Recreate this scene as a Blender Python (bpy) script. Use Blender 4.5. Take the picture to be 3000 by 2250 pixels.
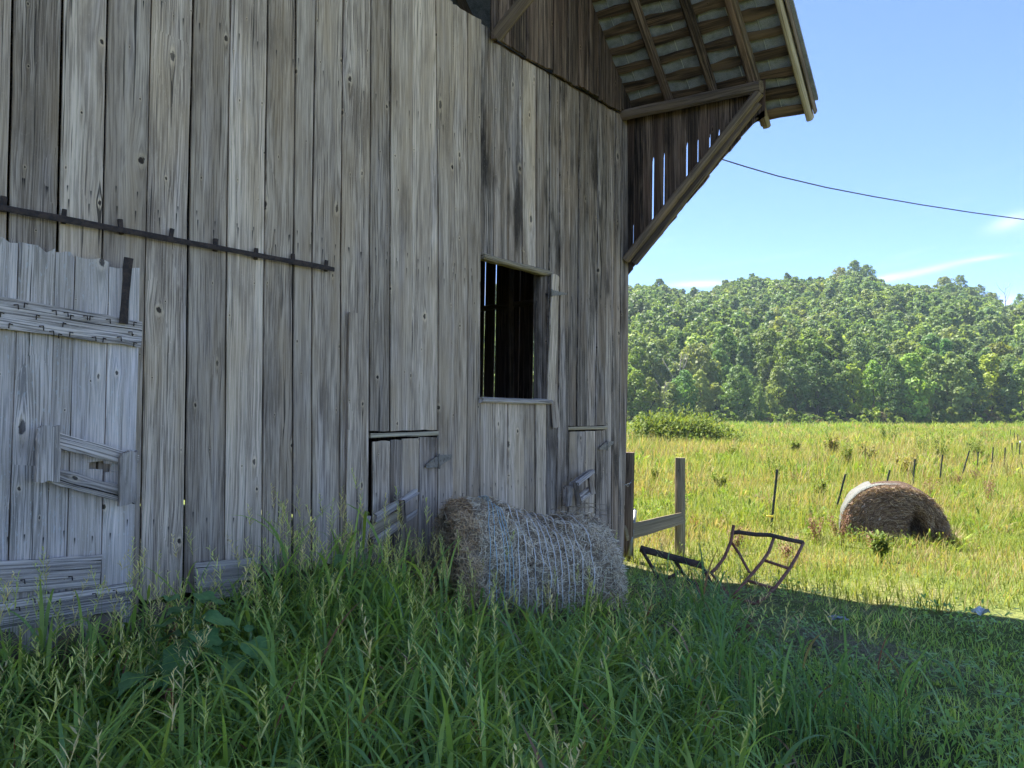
import bpy, math, random
import numpy as np
from mathutils import Matrix, Vector

for o in list(bpy.data.objects):
    bpy.data.objects.remove(o, do_unlink=True)
scene = bpy.context.scene
COL = scene.collection
random.seed(7)
RNG = np.random.default_rng(11)

# ------------------------------------------------------------------ camera
FPX, CX, CY = 2254.0, 1500.0, 1125.0            # focal length in pixels of the 3000 x 2250 survey photo
AZ = math.radians(40.1)                          # heading, left of the barn wall's direction (+Y)
PITCH = math.atan(113 / FPX)
EYE = np.array([0.0, 0.0, 1.6])
FW = np.array([-math.sin(AZ) * math.cos(PITCH), math.cos(AZ) * math.cos(PITCH), math.sin(PITCH)])
RT = np.array([math.cos(AZ), math.sin(AZ), 0.0])
UP = np.cross(RT, FW)
FH = np.array([-math.sin(AZ), math.cos(AZ), 0.0])   # horizontal heading
cam = bpy.data.cameras.new('camera')
cam.sensor_width = 36.0
cam.lens = FPX / 3000 * 36.0
cam.clip_start = 0.05
cam.clip_end = 4000
cam_o = bpy.data.objects.new('camera', cam)
COL.objects.link(cam_o)
cam_o.matrix_world = Matrix(((RT[0], UP[0], -FW[0], EYE[0]), (RT[1], UP[1], -FW[1], EYE[1]),
                             (RT[2], UP[2], -FW[2], EYE[2]), (0, 0, 0, 1)))
scene.camera = cam_o

# ------------------------------------------------------------------ sun, sky, exposure
SUN = Vector((-2.6, 0.42, 4.75)).normalized()    # towards the sun: behind the barn, high
SUN_EL = math.asin(SUN.z)
SUN_AZ = math.atan2(SUN.x, SUN.y)
sl = bpy.data.lights.new('sun', 'SUN')
sl.energy = 2.0
sl.angle = math.radians(0.53)
sl.color = (1.0, 0.94, 0.84)
so = bpy.data.objects.new('sun', sl)
COL.objects.link(so)
so.rotation_euler = (-SUN).to_track_quat('-Z', 'Y').to_euler()

world = bpy.data.worlds.new('World')
scene.world = world
world.use_nodes = True
wt = world.node_tree
wt.nodes.clear()
w_out = wt.nodes.new('ShaderNodeOutputWorld')
w_bg = wt.nodes.new('ShaderNodeBackground')
w_bg.inputs['Strength'].default_value = 0.15
sky = wt.nodes.new('ShaderNodeTexSky')
sky.sky_type = 'NISHITA'
sky.sun_disc = False
sky.sun_elevation = SUN_EL
sky.sun_rotation = SUN_AZ
sky.altitude = 3000
sky.air_density = 0.34
sky.dust_density = 0.0
sky.ozone_density = 10.0
wt.links.new(w_bg.outputs[0], w_out.inputs['Surface'])


def sky_clouds():
    """thin cirrus, fair all round the horizon, with the low streaks that stand over the hill"""
    nt = wt
    tc = nt.nodes.new('ShaderNodeTexCoord')

    def math_(op, a, b=None, c=None):
        n = nt.nodes.new('ShaderNodeMath')
        n.operation = op
        for i, v in enumerate((a, b, c)):
            if v is None:
                continue
            if isinstance(v, (int, float)):
                n.inputs[i].default_value = v
            else:
                nt.links.new(v, n.inputs[i])
        return n.outputs[0]
    sep = nt.nodes.new('ShaderNodeSeparateXYZ')
    nt.links.new(tc.outputs['Generated'], sep.inputs[0])
    azi = math_('ARCTAN2', sep.outputs['X'], sep.outputs['Y'])
    ele = math_('ARCSINE', sep.outputs['Z'])
    # warped coordinates: long in azimuth, thin in elevation
    comb = nt.nodes.new('ShaderNodeCombineXYZ')
    nt.links.new(math_('MULTIPLY', azi, 7.0), comb.inputs[0])
    nt.links.new(math_('MULTIPLY', math_('ADD', ele, math_('MULTIPLY', azi, -0.12)), 46.0), comb.inputs[1])
    noi = nt.nodes.new('ShaderNodeTexNoise')
    noi.inputs['Scale'].default_value = 1.0
    noi.inputs['Detail'].default_value = 5
    noi.inputs['Roughness'].default_value = 0.55
    nt.links.new(comb.outputs[0], noi.inputs['Vector'])
    total = None
    # (azimuth, elevation, half width, half height, tilt, amount)
    for a, e, wa, we, tl, am in STREAKS:
        da = math_('SUBTRACT', azi, a)
        u = math_('DIVIDE', da, wa)
        v = math_('DIVIDE', math_('SUBTRACT', math_('SUBTRACT', ele, e), math_('MULTIPLY', da, tl)), we)
        rr = math_('ADD', math_('MULTIPLY', u, u), math_('MULTIPLY', v, v))
        g = math_('MULTIPLY', math_('EXPONENT', math_('MULTIPLY', rr, -1.0)), am)
        total = g if total is None else math_('ADD', total, g)
    low = math_('EXPONENT', math_('MULTIPLY', math_('MULTIPLY', ele, ele), -40.0))
    faint = math_('MULTIPLY', math_('MULTIPLY', math_('MAXIMUM', math_('SUBTRACT', noi.outputs['Fac'], 0.58), 0.0), 2.0), low)
    tex = math_('ADD', math_('MULTIPLY', noi.outputs['Fac'], 1.3), 0.15)
    amt = math_('MINIMUM', math_('ADD', math_('MULTIPLY', total, tex), faint), 0.9)
    mix = nt.nodes.new('ShaderNodeMix')
    mix.data_type = 'RGBA'
    nt.links.new(amt, mix.inputs['Factor'])
    tnt = nt.nodes.new('ShaderNodeMix')          # the camera's white balance: set for open shade, all over the sky
    tnt.data_type = 'RGBA'
    tnt.blend_type = 'MULTIPLY'
    tnt.inputs['Factor'].default_value = 1.0
    nt.links.new(sky.outputs[0], tnt.inputs['A'])
    tnt.inputs['B'].default_value = (0.81, 0.66, 0.54, 1)
    nt.links.new(tnt.outputs['Result'], mix.inputs['A'])
    mix.inputs['B'].default_value = (1.15, 1.17, 1.2, 1)
    nt.links.new(mix.outputs['Result'], w_bg.inputs['Color'])


def px_dir(x, y):
    return FW + (x - CX) / FPX * RT - (y - CY) / FPX * UP


def px_angles(x, y):
    d = px_dir(x, y)
    d = d / np.linalg.norm(d)
    return math.atan2(d[0], d[1]), math.asin(d[2])


STREAKS = []
for x, y, hw, hh, tilt, am in ((2050, 832, 80, 9, 0.0, 0.7), (2680, 800, 150, 10, 0.16, 0.5), (2590, 815, 45, 9, 0.16, 0.4),
                               (2890, 756, 70, 6, 0.05, 0.35), (2960, 650, 60, 22, 0.25, 0.45), (3150, 630, 120, 30, 0.2, 0.5),
                               (2945, 900, 100, 30, 0.0, 0.6), (3300, 860, 160, 25, 0.1, 0.5), (1500, 850, 200, 20, 0.0, 0.6)):
    a_, e_ = px_angles(x, y)
    a2, _ = px_angles(x + hw, y)
    _, e2 = px_angles(x, y - hh)
    STREAKS.append((a_, e_, a2 - a_, e2 - e_, tilt, am))
sky_clouds()

scene.view_settings.view_transform = 'Standard'
scene.view_settings.look = 'None'
scene.view_settings.gamma = 1.0
scene.view_settings.use_curve_mapping = False
scene.view_settings.exposure = 3.25
scene.render.engine = 'CYCLES'
scene.cycles.use_denoising = True
scene.cycles.denoiser = 'OPENIMAGEDENOISE'
scene.cycles.denoising_input_passes = 'RGB_ALBEDO_NORMAL'
scene.cycles.denoising_prefilter = 'ACCURATE'
scene.cycles.max_bounces = 10
scene.cycles.diffuse_bounces = 7
scene.cycles.transmission_bounces = 5
scene.cycles.volume_bounces = 0
scene.cycles.volume_max_steps = 64
scene.cycles.sample_clamp_indirect = 8

# ------------------------------------------------------------------ survey helpers: pixel -> point on a real plane
WALL_X, SIDE_Y = -4.6, 7.5


def hit(x, y, n, d):
    r = px_dir(x, y)
    n = np.array(n, float)
    return EYE + (d - n @ EYE) / (n @ r) * r


def on_wall(x, y, off=0.0):
    return hit(x, y, (1, 0, 0), WALL_X + off)


def on_side(x, y, yy=SIDE_Y):
    return hit(x, y, (0, 1, 0), yy)


def at_depth(x, y, z):
    return EYE + px_dir(x, y) * z


def smooth(a, b, t):
    t = np.clip((t - a) / (b - a), 0, 1)
    return t * t * (3 - 2 * t)


def ground_z(x, y):
    x = np.asarray(x, float)
    y = np.asarray(y, float)
    dep = x * FH[0] + y * FH[1]
    z = 0.85 * smooth(14, 175, dep)
    z = z + 0.035 * np.sin(x * 1.3 + 0.6) * np.cos(y * 1.1) + 0.02 * np.sin(x * 3.1 + y * 2.3)
    z = z + 0.18 * np.exp(-((x + 4.6) ** 2) / 0.8) * smooth(4.0, 2.5, y) * (y > -9)
    z = z + 0.12 * smooth(18, 60, dep) * np.sin(x * 0.11 + 1) * np.cos(y * 0.09)
    return z


def on_ground(x, y, extra=0.0):
    p = hit(x, y, (0, 0, 1), 0.0)
    for _ in range(25):
        g = float(ground_z(p[0], p[1])) + extra
        p = 0.5 * p + 0.5 * hit(x, y, (0, 0, 1), min(g, 1.55))
    p[2] = float(ground_z(p[0], p[1]))
    return p


# ------------------------------------------------------------------ object helpers
WM = {}


def tag(o, label, cat, group=None, kind=None):
    if label:
        o['label'] = label
    if cat:
        o['category'] = cat
    if group:
        o['group'] = group
    if kind:
        o['kind'] = kind
    return o


def thing(name, label, cat, loc=(0, 0, 0), rotz=0.0, group=None):
    o = bpy.data.objects.new(name, None)
    o.empty_display_size = 0.2
    COL.objects.link(o)
    m = Matrix.Translation(Vector([float(v) for v in loc])) @ Matrix.Rotation(rotz, 4, 'Z')
    o.matrix_world = m
    WM[o.name] = m
    return tag(o, label, cat, group)


def place(o, m, parent=None):
    """put o at world matrix m, under parent"""
    COL.objects.link(o)
    if parent is not None:
        o.parent = parent
        o.matrix_basis = WM[parent.name].inverted() @ m
    else:
        o.matrix_basis = m
    WM[o.name] = m
    return o


def mesh_from(name, v, f, mat, smooth_shade=False):
    me = bpy.data.meshes.new(name)
    me.from_pydata([tuple(map(float, p)) for p in v], [], [tuple(q) for q in f])
    if mat is not None:
        me.materials.append(mat)
    if smooth_shade:
        me.polygons.foreach_set('use_smooth', [True] * len(me.polygons))
    me.update()
    return me


def mobj(name, v, f, mat, parent=None, m=None, smooth_shade=False):
    o = bpy.data.objects.new(name, mesh_from(name, v, f, mat, smooth_shade))
    return place(o, m if m is not None else Matrix.Identity(4), parent)


def big_mesh(name, verts, quads, mat, cols=None, tris=None, smooth_shade=False):
    """fast mesh from numpy arrays; cols = one colour for each vertex"""
    me = bpy.data.meshes.new(name)
    nv, nq = len(verts), len(quads)
    nt_ = 0 if tris is None else len(tris)
    me.vertices.add(nv)
    me.vertices.foreach_set('co', np.asarray(verts, np.float32).ravel())
    me.loops.add(nq * 4 + nt_ * 3)
    idx = np.asarray(quads, np.int32).ravel()
    if nt_:
        idx = np.concatenate([idx, np.asarray(tris, np.int32).ravel()])
    me.loops.foreach_set('vertex_index', idx)
    me.polygons.add(nq + nt_)
    st = np.arange(nq) * 4
    if nt_:
        st = np.concatenate([st, nq * 4 + np.arange(nt_) * 3])
    me.polygons.foreach_set('loop_start', st.astype(np.int32))
    if smooth_shade:
        me.polygons.foreach_set('use_smooth', np.ones(nq + nt_, bool))
    if cols is not None:
        at = me.color_attributes.new('tint', 'FLOAT_COLOR', 'POINT')
        c4 = np.ones((nv, 4), np.float32)
        c4[:, :3] = cols
        at.data.foreach_set('color', c4.ravel())
    if mat is not None:
        me.materials.append(mat)
    me.update(calc_edges=True)
    return me


def frame(origin, zdir, ndir):
    """matrix: local Z along zdir, local -Y towards ndir (the face one looks at)"""
    z = Vector([float(q) for q in zdir]).normalized()
    n = Vector([float(q) for q in ndir])
    y = -(n - z * n.dot(z)).normalized()
    x = y.cross(z)
    m = Matrix.Identity(4)
    for i in range(3):
        m[i][0], m[i][1], m[i][2], m[i][3] = x[i], y[i], z[i], float(origin[i])
    return m


def plank_mesh(name, length, width, thick, mat, segs=5, rough=0.004, ragged=0.0, width2=None, cup=0.002, bow=0.0, cols=4, seed=None):
    """a sawn board standing on the local origin: X = width, -Y = its face, Z = its length"""
    r = random.Random(seed if seed is not None else random.random())
    w2 = width if width2 is None else width2
    cup = r.uniform(-cup, cup)
    bow = r.uniform(-bow, bow)
    v, f = [], []
    rag0 = [r.uniform(-1, 1) * ragged for _ in range(cols + 1)]
    rag1 = [r.uniform(-1, 1) * ragged for _ in range(cols + 1)]
    for k in range(segs + 1):
        t = k / segs
        w = width * (1 - t) + w2 * t
        jl, jr = r.uniform(-rough, rough), r.uniform(-rough, rough)
        for side in (0, 1):
            for c in range(cols + 1):
                u = c / cols
                x = (-w / 2 + jl) * (1 - u) + (w / 2 + jr) * u
                z = t * length + (rag0[c] if k == 0 else 0) + (rag1[c] if k == segs else 0)
                e = 0.18 * thick if c in (0, cols) else 0
                dy = cup * (2 * u - 1) ** 2 * 2 + bow * math.sin(math.pi * t)
                y = (-thick / 2 + e + dy) if side == 0 else (thick / 2 - e + dy)
                v.append((x, y, z))
    n = 2 * (cols + 1)
    for k in range(segs):
        a, b = k * n, (k + 1) * n
        for c in range(cols):
            f.append((a + c, a + c + 1, b + c + 1, b + c))
            q = cols + 1
            f.append((a + q + c + 1, a + q + c, b + q + c, b + q + c + 1))
        f.append((a + cols + 1, a, b, b + cols + 1))
        f.append((a + cols, a + 2 * cols + 1, b + 2 * cols + 1, b + cols))
    for c in range(cols):
        q = cols + 1
        f.append((c + 1, c, q + c, q + c + 1))
        b = segs * n
        f.append((b + c, b + c + 1, b + q + c + 1, b + q + c))
    return mesh_from(name, v, f, mat)


def plank(name, parent, p0, p1, width, thick, normal, mat, **kw):
    """a board from p0 to p1 whose wide face looks along normal"""
    p0 = np.array(p0, float)
    p1 = np.array(p1, float)
    L = float(np.linalg.norm(p1 - p0))
    me = plank_mesh(name, L, width, thick, mat, **kw)
    o = bpy.data.objects.new(name, me)
    return place(o, frame(p0, p1 - p0, normal), parent)


def tube_arrays(pts, rad, sides=8, cap=True):
    pts = [Vector([float(q) for q in p]) for p in pts]
    n = len(pts)
    rads = [rad] * n if isinstance(rad, (int, float)) else list(rad)
    v, f = [], []
    up = Vector((0.123, 0.271, 0.955))
    for i, p in enumerate(pts):
        t = (pts[min(i + 1, n - 1)] - pts[max(i - 1, 0)]).normalized()
        a = t.cross(up)
        if a.length < 1e-3:
            a = t.cross(Vector((1, 0, 0)))
        a.normalize()
        b = t.cross(a)
        for s in range(sides):
            an = 2 * math.pi * s / sides
            v.append(p + (a * math.cos(an) + b * math.sin(an)) * rads[i])
    for i in range(n - 1):
        for s in range(sides):
            s2 = (s + 1) % sides
            f.append((i * sides + s, i * sides + s2, (i + 1) * sides + s2, (i + 1) * sides + s))
    if cap:
        f.append(tuple(range(sides - 1, -1, -1)))
        f.append(tuple((n - 1) * sides + s for s in range(sides)))
    return v, f


def tube(name, parent, pts, rad, mat, sides=8):
    v, f = tube_arrays(pts, rad, sides)
    o0 = Vector([float(q) for q in pts[0]])
    v = [p - o0 for p in v]
    return mobj(name, v, f, mat, parent, Matrix.Translation(o0), smooth_shade=True)

# ------------------------------------------------------------------ materials
class NT:
    def __init__(self, name):
        self.m = bpy.data.materials.new(name)
        self.m.use_nodes = True
        self.t = self.m.node_tree
        self.t.nodes.clear()
        self.out = self.t.nodes.new('ShaderNodeOutputMaterial')

    def n(self, typ, **kw):
        nd = self.t.nodes.new('ShaderNode' + typ)
        for k, v in kw.items():
            setattr(nd, k, v)
        return nd

    def put(self, sock, v):
        if isinstance(v, bpy.types.NodeSocket):
            self.t.links.new(v, sock)
        elif v is not None:
            if hasattr(sock.default_value, '__len__') and len(sock.default_value) == 4 and len(v) == 3:
                v = (*v, 1)
            sock.default_value = v

    def math(self, op, a, b=None, c=None, clamp=False):
        nd = self.n('Math', operation=op, use_clamp=clamp)
        for i, v in enumerate((a, b, c)):
            self.put(nd.inputs[i], v)
        return nd.outputs[0]

    def vmath(self, op, a, b=None):
        nd = self.n('VectorMath', operation=op)
        self.put(nd.inputs[0], a)
        self.put(nd.inputs[1], b)
        return nd.outputs[0]

    def mix(self, fac, a, b, blend='MIX'):
        nd = self.n('Mix', data_type='RGBA', blend_type=blend)
        self.put(nd.inputs['Factor'], fac)
        self.put(nd.inputs['A'], a)
        self.put(nd.inputs['B'], b)
        return nd.outputs['Result']

    def noise(self, vec, scale=1.0, detail=4, rough=0.55, dist=0.0):
        nd = self.n('TexNoise')
        self.put(nd.inputs['Vector'], vec)
        nd.inputs['Scale'].default_value = scale
        nd.inputs['Detail'].default_value = detail
        nd.inputs['Roughness'].default_value = rough
        nd.inputs['Distortion'].default_value = dist
        return nd.outputs['Fac']

    def ramp(self, fac, lo, hi, a=0.0, b=1.0):
        nd = self.n('MapRange', interpolation_type='SMOOTHSTEP')
        self.put(nd.inputs['Value'], fac)
        nd.inputs['From Min'].default_value = lo
        nd.inputs['From Max'].default_value = hi
        nd.inputs['To Min'].default_value = a
        nd.inputs['To Max'].default_value = b
        return nd.outputs[0]

    def comb(self, x, y, z):
        nd = self.n('CombineXYZ')
        for i, v in enumerate((x, y, z)):
            self.put(nd.inputs[i], v)
        return nd.outputs[0]

    def sep(self, v):
        nd = self.n('SeparateXYZ')
        self.put(nd.inputs[0], v)
        return nd.outputs

    def bsdf(self, col, rough=0.8, spec=0.3, metal=0.0, bump=None, bstr=0.4, bdist=0.004):
        b = self.n('BsdfPrincipled')
        self.put(b.inputs['Base Color'], col)
        self.put(b.inputs['Roughness'], rough)
        self.put(b.inputs['Specular IOR Level'], spec)
        self.put(b.inputs['Metallic'], metal)
        if bump is not None:
            bn = self.n('Bump')
            bn.inputs['Strength'].default_value = bstr
            bn.inputs['Distance'].default_value = bdist
            self.put(bn.inputs['Height'], bump)
            self.t.links.new(bn.outputs[0], b.inputs['Normal'])
        self.t.links.new(b.outputs[0], self.out.inputs['Surface'])
        return b


def wood(name, light, mid, dark, warm, knots=1.0, tone=(0.78, 1.12), stain=0.35, crack=0.8, bstr=0.5, kscale=1.0, flake=0.0, nails=0.95):
    """weathered sawn board: grain along local Z, flowing round knots, drying cracks, rain stains"""
    g = NT(name)
    tc = g.n('TexCoord').outputs['Object']
    rnd = g.n('ObjectInfo').outputs['Random']
    wn = g.n('TexWhiteNoise', noise_dimensions='1D')
    g.put(wn.inputs['W'], rnd)
    off = g.vmath('MULTIPLY', wn.outputs['Color'], (53.0, 17.0, 71.0))
    P = g.vmath('ADD', tc, off)
    sx, sy, sz = g.sep(P)
    # knots: one feature point in each cell
    kx, kz = 5.2 * kscale, 2.1 * kscale
    Pk = g.comb(g.math('MULTIPLY', sx, kx), 0.0, g.math('MULTIPLY', sz, kz))
    vo = g.n('TexVoronoi', feature='F1', voronoi_dimensions='3D')
    vo.inputs['Scale'].default_value = 1.0
    vo.inputs['Randomness'].default_value = 1.0
    g.put(vo.inputs['Vector'], Pk)
    px_, py_, pz_ = g.sep(vo.outputs['Position'])
    dx = g.math('SUBTRACT', sx, g.math('DIVIDE', px_, kx))
    dz = g.math('SUBTRACT', sz, g.math('DIVIDE', pz_, kz))
    cr, cg, cb = g.sep(vo.outputs['Color'])
    d = g.math('SQRT', g.math('ADD', g.math('MULTIPLY', dx, dx), g.math('MULTIPLY', g.math('MULTIPLY', dz, dz), g.math('ADD', 0.12, g.math('MULTIPLY', cb, 0.5)))))
    has = g.ramp(cr, 0.30, 0.34)
    size = g.math('MULTIPLY', g.math('ADD', g.math('MULTIPLY', g.math('POWER', cg, 4.0), 0.015), 0.0036), g.math('MULTIPLY', has, knots))
    size = g.math('ADD', size, 0.00001)
    irr = g.noise(g.comb(g.math('MULTIPLY', sx, 60.0), 0.0, g.math('MULTIPLY', sz, 45.0)), 1, 2)
    q = g.math('ADD', g.math('DIVIDE', d, size), g.math('MULTIPLY', g.math('SUBTRACT', irr, 0.5), 1.6))
    knot = g.ramp(q, 1.15, 0.7)
    ring = g.math('MULTIPLY', g.ramp(q, 2.6, 1.2), g.math('SUBTRACT', 1.0, knot))
    # grain flows round the knot
    push = g.math('MULTIPLY', g.math('EXPONENT', g.math('MULTIPLY', g.math('DIVIDE', d, g.math('MULTIPLY', size, 4.0)), -1.0)),
                  g.math('MULTIPLY', size, 2.2))
    sgn = g.math('DIVIDE', dx, g.math('ADD', g.math('ABSOLUTE', dx), 0.002))
    xw = g.math('SUBTRACT', sx, g.math('MULTIPLY', push, sgn))
    wob = g.math('MULTIPLY', g.math('SUBTRACT', g.noise(g.comb(g.math('MULTIPLY', sx, 2.5), 0.0, g.math('MULTIPLY', sz, 0.9)), 1, 2), 0.5), 0.035)
    xw = g.math('ADD', xw, wob)
    gr_, gg_, gb_ = g.sep(wn.outputs['Color'])
    xw = g.math('MULTIPLY', xw, g.math('ADD', 0.65, g.math('MULTIPLY', gg_, 0.8)))      # coarse and fine boards
    yv = g.math('MULTIPLY', sy, 40.0)
    fine = g.noise(g.comb(g.math('MULTIPLY', xw, 150.0), yv, g.math('MULTIPLY', sz, 3.0)), 1, 5, 0.6)
    broad = g.noise(g.comb(g.math('MULTIPLY', xw, 26.0), yv, g.math('MULTIPLY', sz, 0.55)), 1, 4, 0.6)
    ckn = g.noise(g.comb(g.math('MULTIPLY', xw, 75.0), yv, g.math('MULTIPLY', sz, 1.1)), 1, 2, 0.5)
    cracks = g.math('MULTIPLY', g.ramp(ckn, 0.335, 0.29), crack)
    blot = g.noise(g.comb(g.math('MULTIPLY', sx, 5.0), 0.0, g.math('MULTIPLY', sz, 1.1)), 1, 4, 0.6)
    warmth = g.noise(g.comb(g.math('MULTIPLY', sx, 3.0), 1.0, g.math('MULTIPLY', sz, 0.8)), 1, 3, 0.6)
    speck = g.noise(g.comb(g.math('MULTIPLY', sx, 160.0), yv, g.math('MULTIPLY', sz, 60.0)), 1, 2, 0.6)
    band = g.noise(g.comb(g.math('MULTIPLY', xw, 9.0), 3.0, g.math('MULTIPLY', sz, 0.22)), 1, 3, 0.6)
    col = g.mix(g.ramp(broad, 0.33, 0.66), mid, light)
    col = g.mix(g.math('MULTIPLY', g.ramp(band, 0.55, 0.3), 0.6), col, g.mix(0.45, mid, dark))
    col = g.mix(g.math('MULTIPLY', g.ramp(fine, 0.60, 0.36), g.math('ADD', 0.55, g.math('MULTIPLY', gb_, 0.4))), col, dark)
    col = g.mix(g.math('MULTIPLY', g.ramp(fine, 0.58, 0.75), 0.35), col, light)
    col = g.mix(g.math('MULTIPLY', g.ramp(warmth, 0.42, 0.66), 0.75), col, g.mix(0.6, col, warm))
    cool = g.noise(g.comb(g.math('MULTIPLY', sx, 6.0), 7.0, g.math('MULTIPLY', sz, 0.7)), 1, 3, 0.6)
    col = g.mix(g.math('MULTIPLY', g.ramp(cool, 0.52, 0.68), 0.5), col, g.mix(1.0, col, (0.93, 0.98, 1.16), 'MULTIPLY'))
    col = g.mix(g.math('MULTIPLY', g.ramp(blot, 0.5, 0.72), stain), col, dark)
    col = g.mix(g.math('MULTIPLY', g.ramp(speck, 0.6, 0.75), 0.25), col, light)
    if flake > 0:
        fl = g.noise(g.comb(g.math('MULTIPLY', sx, 70.0), yv, g.math('MULTIPLY', sz, 22.0)), 1, 4, 0.7)
        col = g.mix(g.math('MULTIPLY', g.ramp(fl, 0.6, 0.64), flake), col, (0.55, 0.55, 0.53))
    tail = g.math('MULTIPLY', g.math('MULTIPLY', g.ramp(g.math('DIVIDE', g.math('ABSOLUTE', dx), size), 2.2, 0.4), g.ramp(g.math('ABSOLUTE', g.math('ADD', dz, g.math('MULTIPLY', size, 5.0))), 0.09, 0.0)), has)
    col = g.mix(g.math('MULTIPLY', tail, 0.45), col, g.mix(0.5, warm, dark))
    col = g.mix(g.math('MULTIPLY', ring, 0.3), col, (light[0] * 1.12, light[1] * 1.04, light[2] * 0.85))
    col = g.mix(cracks, col, (0.02, 0.018, 0.016))
    col = g.mix(g.math('MULTIPLY', knot, g.math('ADD', 0.7, g.math('MULTIPLY', cb, 0.28))), col, (0.04, 0.028, 0.02))
    # nail heads along the girts, with the stain that runs down from them
    wz = g.sep(g.n('NewGeometry').outputs['Position'])[2]
    ox, oy, oz = g.sep(tc)
    nl = None
    for k, (hz, ln) in enumerate(((1.02, 0.05), (2.86, 0.10), (2.93, 0.05), (4.15, 0.08))):
        for sgn_ in (-1, 1):
            xn = g.math('ADD', g.math('MULTIPLY', g.math('SUBTRACT', wn.outputs['Value'], 0.5), 0.05), sgn_ * (0.045 + 0.008 * k))
            hh = g.math('ADD', hz, g.math('MULTIPLY', g.math('SUBTRACT', g.math('FRACT', g.math('MULTIPLY', rnd, 7.3 + 3.1 * k + sgn_)), 0.5), 0.10))
            mx_ = g.ramp(g.math('ABSOLUTE', g.math('SUBTRACT', ox, xn)), 0.0058, 0.0015)
            dzn = g.math('SUBTRACT', hh, wz)
            mz_ = g.math('MULTIPLY', g.ramp(dzn, -0.006, 0.002), g.ramp(dzn, ln, 0.0))
            mk = g.math('MULTIPLY', mx_, mz_)
            nl = mk if nl is None else g.math('MAXIMUM', nl, mk)
    col = g.mix(g.math('MULTIPLY', nl, nails), col, (0.025, 0.022, 0.022))
    t2 = g.n('TexWhiteNoise', noise_dimensions='1D')
    g.put(t2.inputs['W'], g.math('ADD', rnd, 3.7))
    val = g.math('ADD', g.math('MULTIPLY', t2.outputs['Value'], tone[1] - tone[0]), tone[0])
    col = g.mix(1.0, col, g.comb(val, val, val), 'MULTIPLY')
    hgt = g.math('SUBTRACT', g.math('ADD', g.math('MULTIPLY', fine, 0.5), g.math('MULTIPLY', broad, 0.6)),
                 g.math('ADD', g.math('MULTIPLY', cracks, 1.4), g.math('MULTIPLY', knot, 0.9)))
    hgt = g.math('ADD', hgt, g.math('MULTIPLY', ring, 0.3))
    g.bsdf(col, 0.88, 0.18, bump=hgt, bstr=bstr, bdist=0.006)
    return g.m


def simple(name, a, b, scale=8.0, rough=0.8, spec=0.25, metal=0.0, detail=5, bstr=0.4, bdist=0.004, c=None, stretch=(1, 1, 1)):
    g = NT(name)
    tc = g.n('TexCoord').outputs['Object']
    rnd = g.n('ObjectInfo').outputs['Random']
    P = g.vmath('ADD', g.vmath('MULTIPLY', tc, stretch), g.comb(g.math('MULTIPLY', rnd, 31.0), g.math('MULTIPLY', rnd, 17.0), 0.0))
    n1 = g.noise(P, scale, detail, 0.62)
    col = g.mix(g.ramp(n1, 0.35, 0.65), a, b)
    if c is not None:
        col = g.mix(g.ramp(g.noise(P, scale * 2.7, 4, 0.6), 0.55, 0.68), col, c)
    g.bsdf(col, rough, spec, metal, bump=g.noise(P, scale * 3, 4), bstr=bstr, bdist=bdist)
    return g.m


def leafy(name, trans=0.35, rough=0.5, spec=0.35, objvar=0.0, gain=(1, 1, 1)):
    """blades and leaves: colour from the plant's own tint, light comes partly through"""
    g = NT(name)
    at = g.n('Attribute', attribute_name='tint')
    col = g.mix(1.0, at.outputs['Color'], gain, 'MULTIPLY')
    if objvar > 0:
        rnd = g.n('ObjectInfo').outputs['Random']
        wn = g.n('TexWhiteNoise', noise_dimensions='1D')
        g.put(wn.inputs['W'], rnd)
        r, gg, b = g.sep(wn.outputs['Color'])
        v = g.math('ADD', g.math('MULTIPLY', r, objvar), 1.0 - objvar * 0.5)
        hs = g.n('HueSaturation')
        g.put(hs.inputs['Hue'], g.math('ADD', 0.5, g.math('MULTIPLY', g.math('SUBTRACT', gg, 0.5), 0.05)))
        g.put(hs.inputs['Saturation'], g.math('ADD', 0.85, g.math('MULTIPLY', b, 0.3)))
        g.put(hs.inputs['Value'], v)
        g.put(hs.inputs['Color'], col)
        col = hs.outputs['Color']
    b = g.n('BsdfPrincipled')
    g.put(b.inputs['Base Color'], col)
    b.inputs['Roughness'].default_value = rough
    b.inputs['Specular IOR Level'].default_value = spec
    tr = g.n('BsdfTranslucent')
    g.put(tr.inputs['Color'], g.mix(1.0, col, (1.25, 1.2, 0.55), 'MULTIPLY'))
    mx = g.n('MixShader')
    mx.inputs[0].default_value = trans
    g.t.links.new(b.outputs[0], mx.inputs[1])
    g.t.links.new(tr.outputs[0], mx.inputs[2])
    g.t.links.new(mx.outputs[0], g.out.inputs['Surface'])
    return g.m


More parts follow.
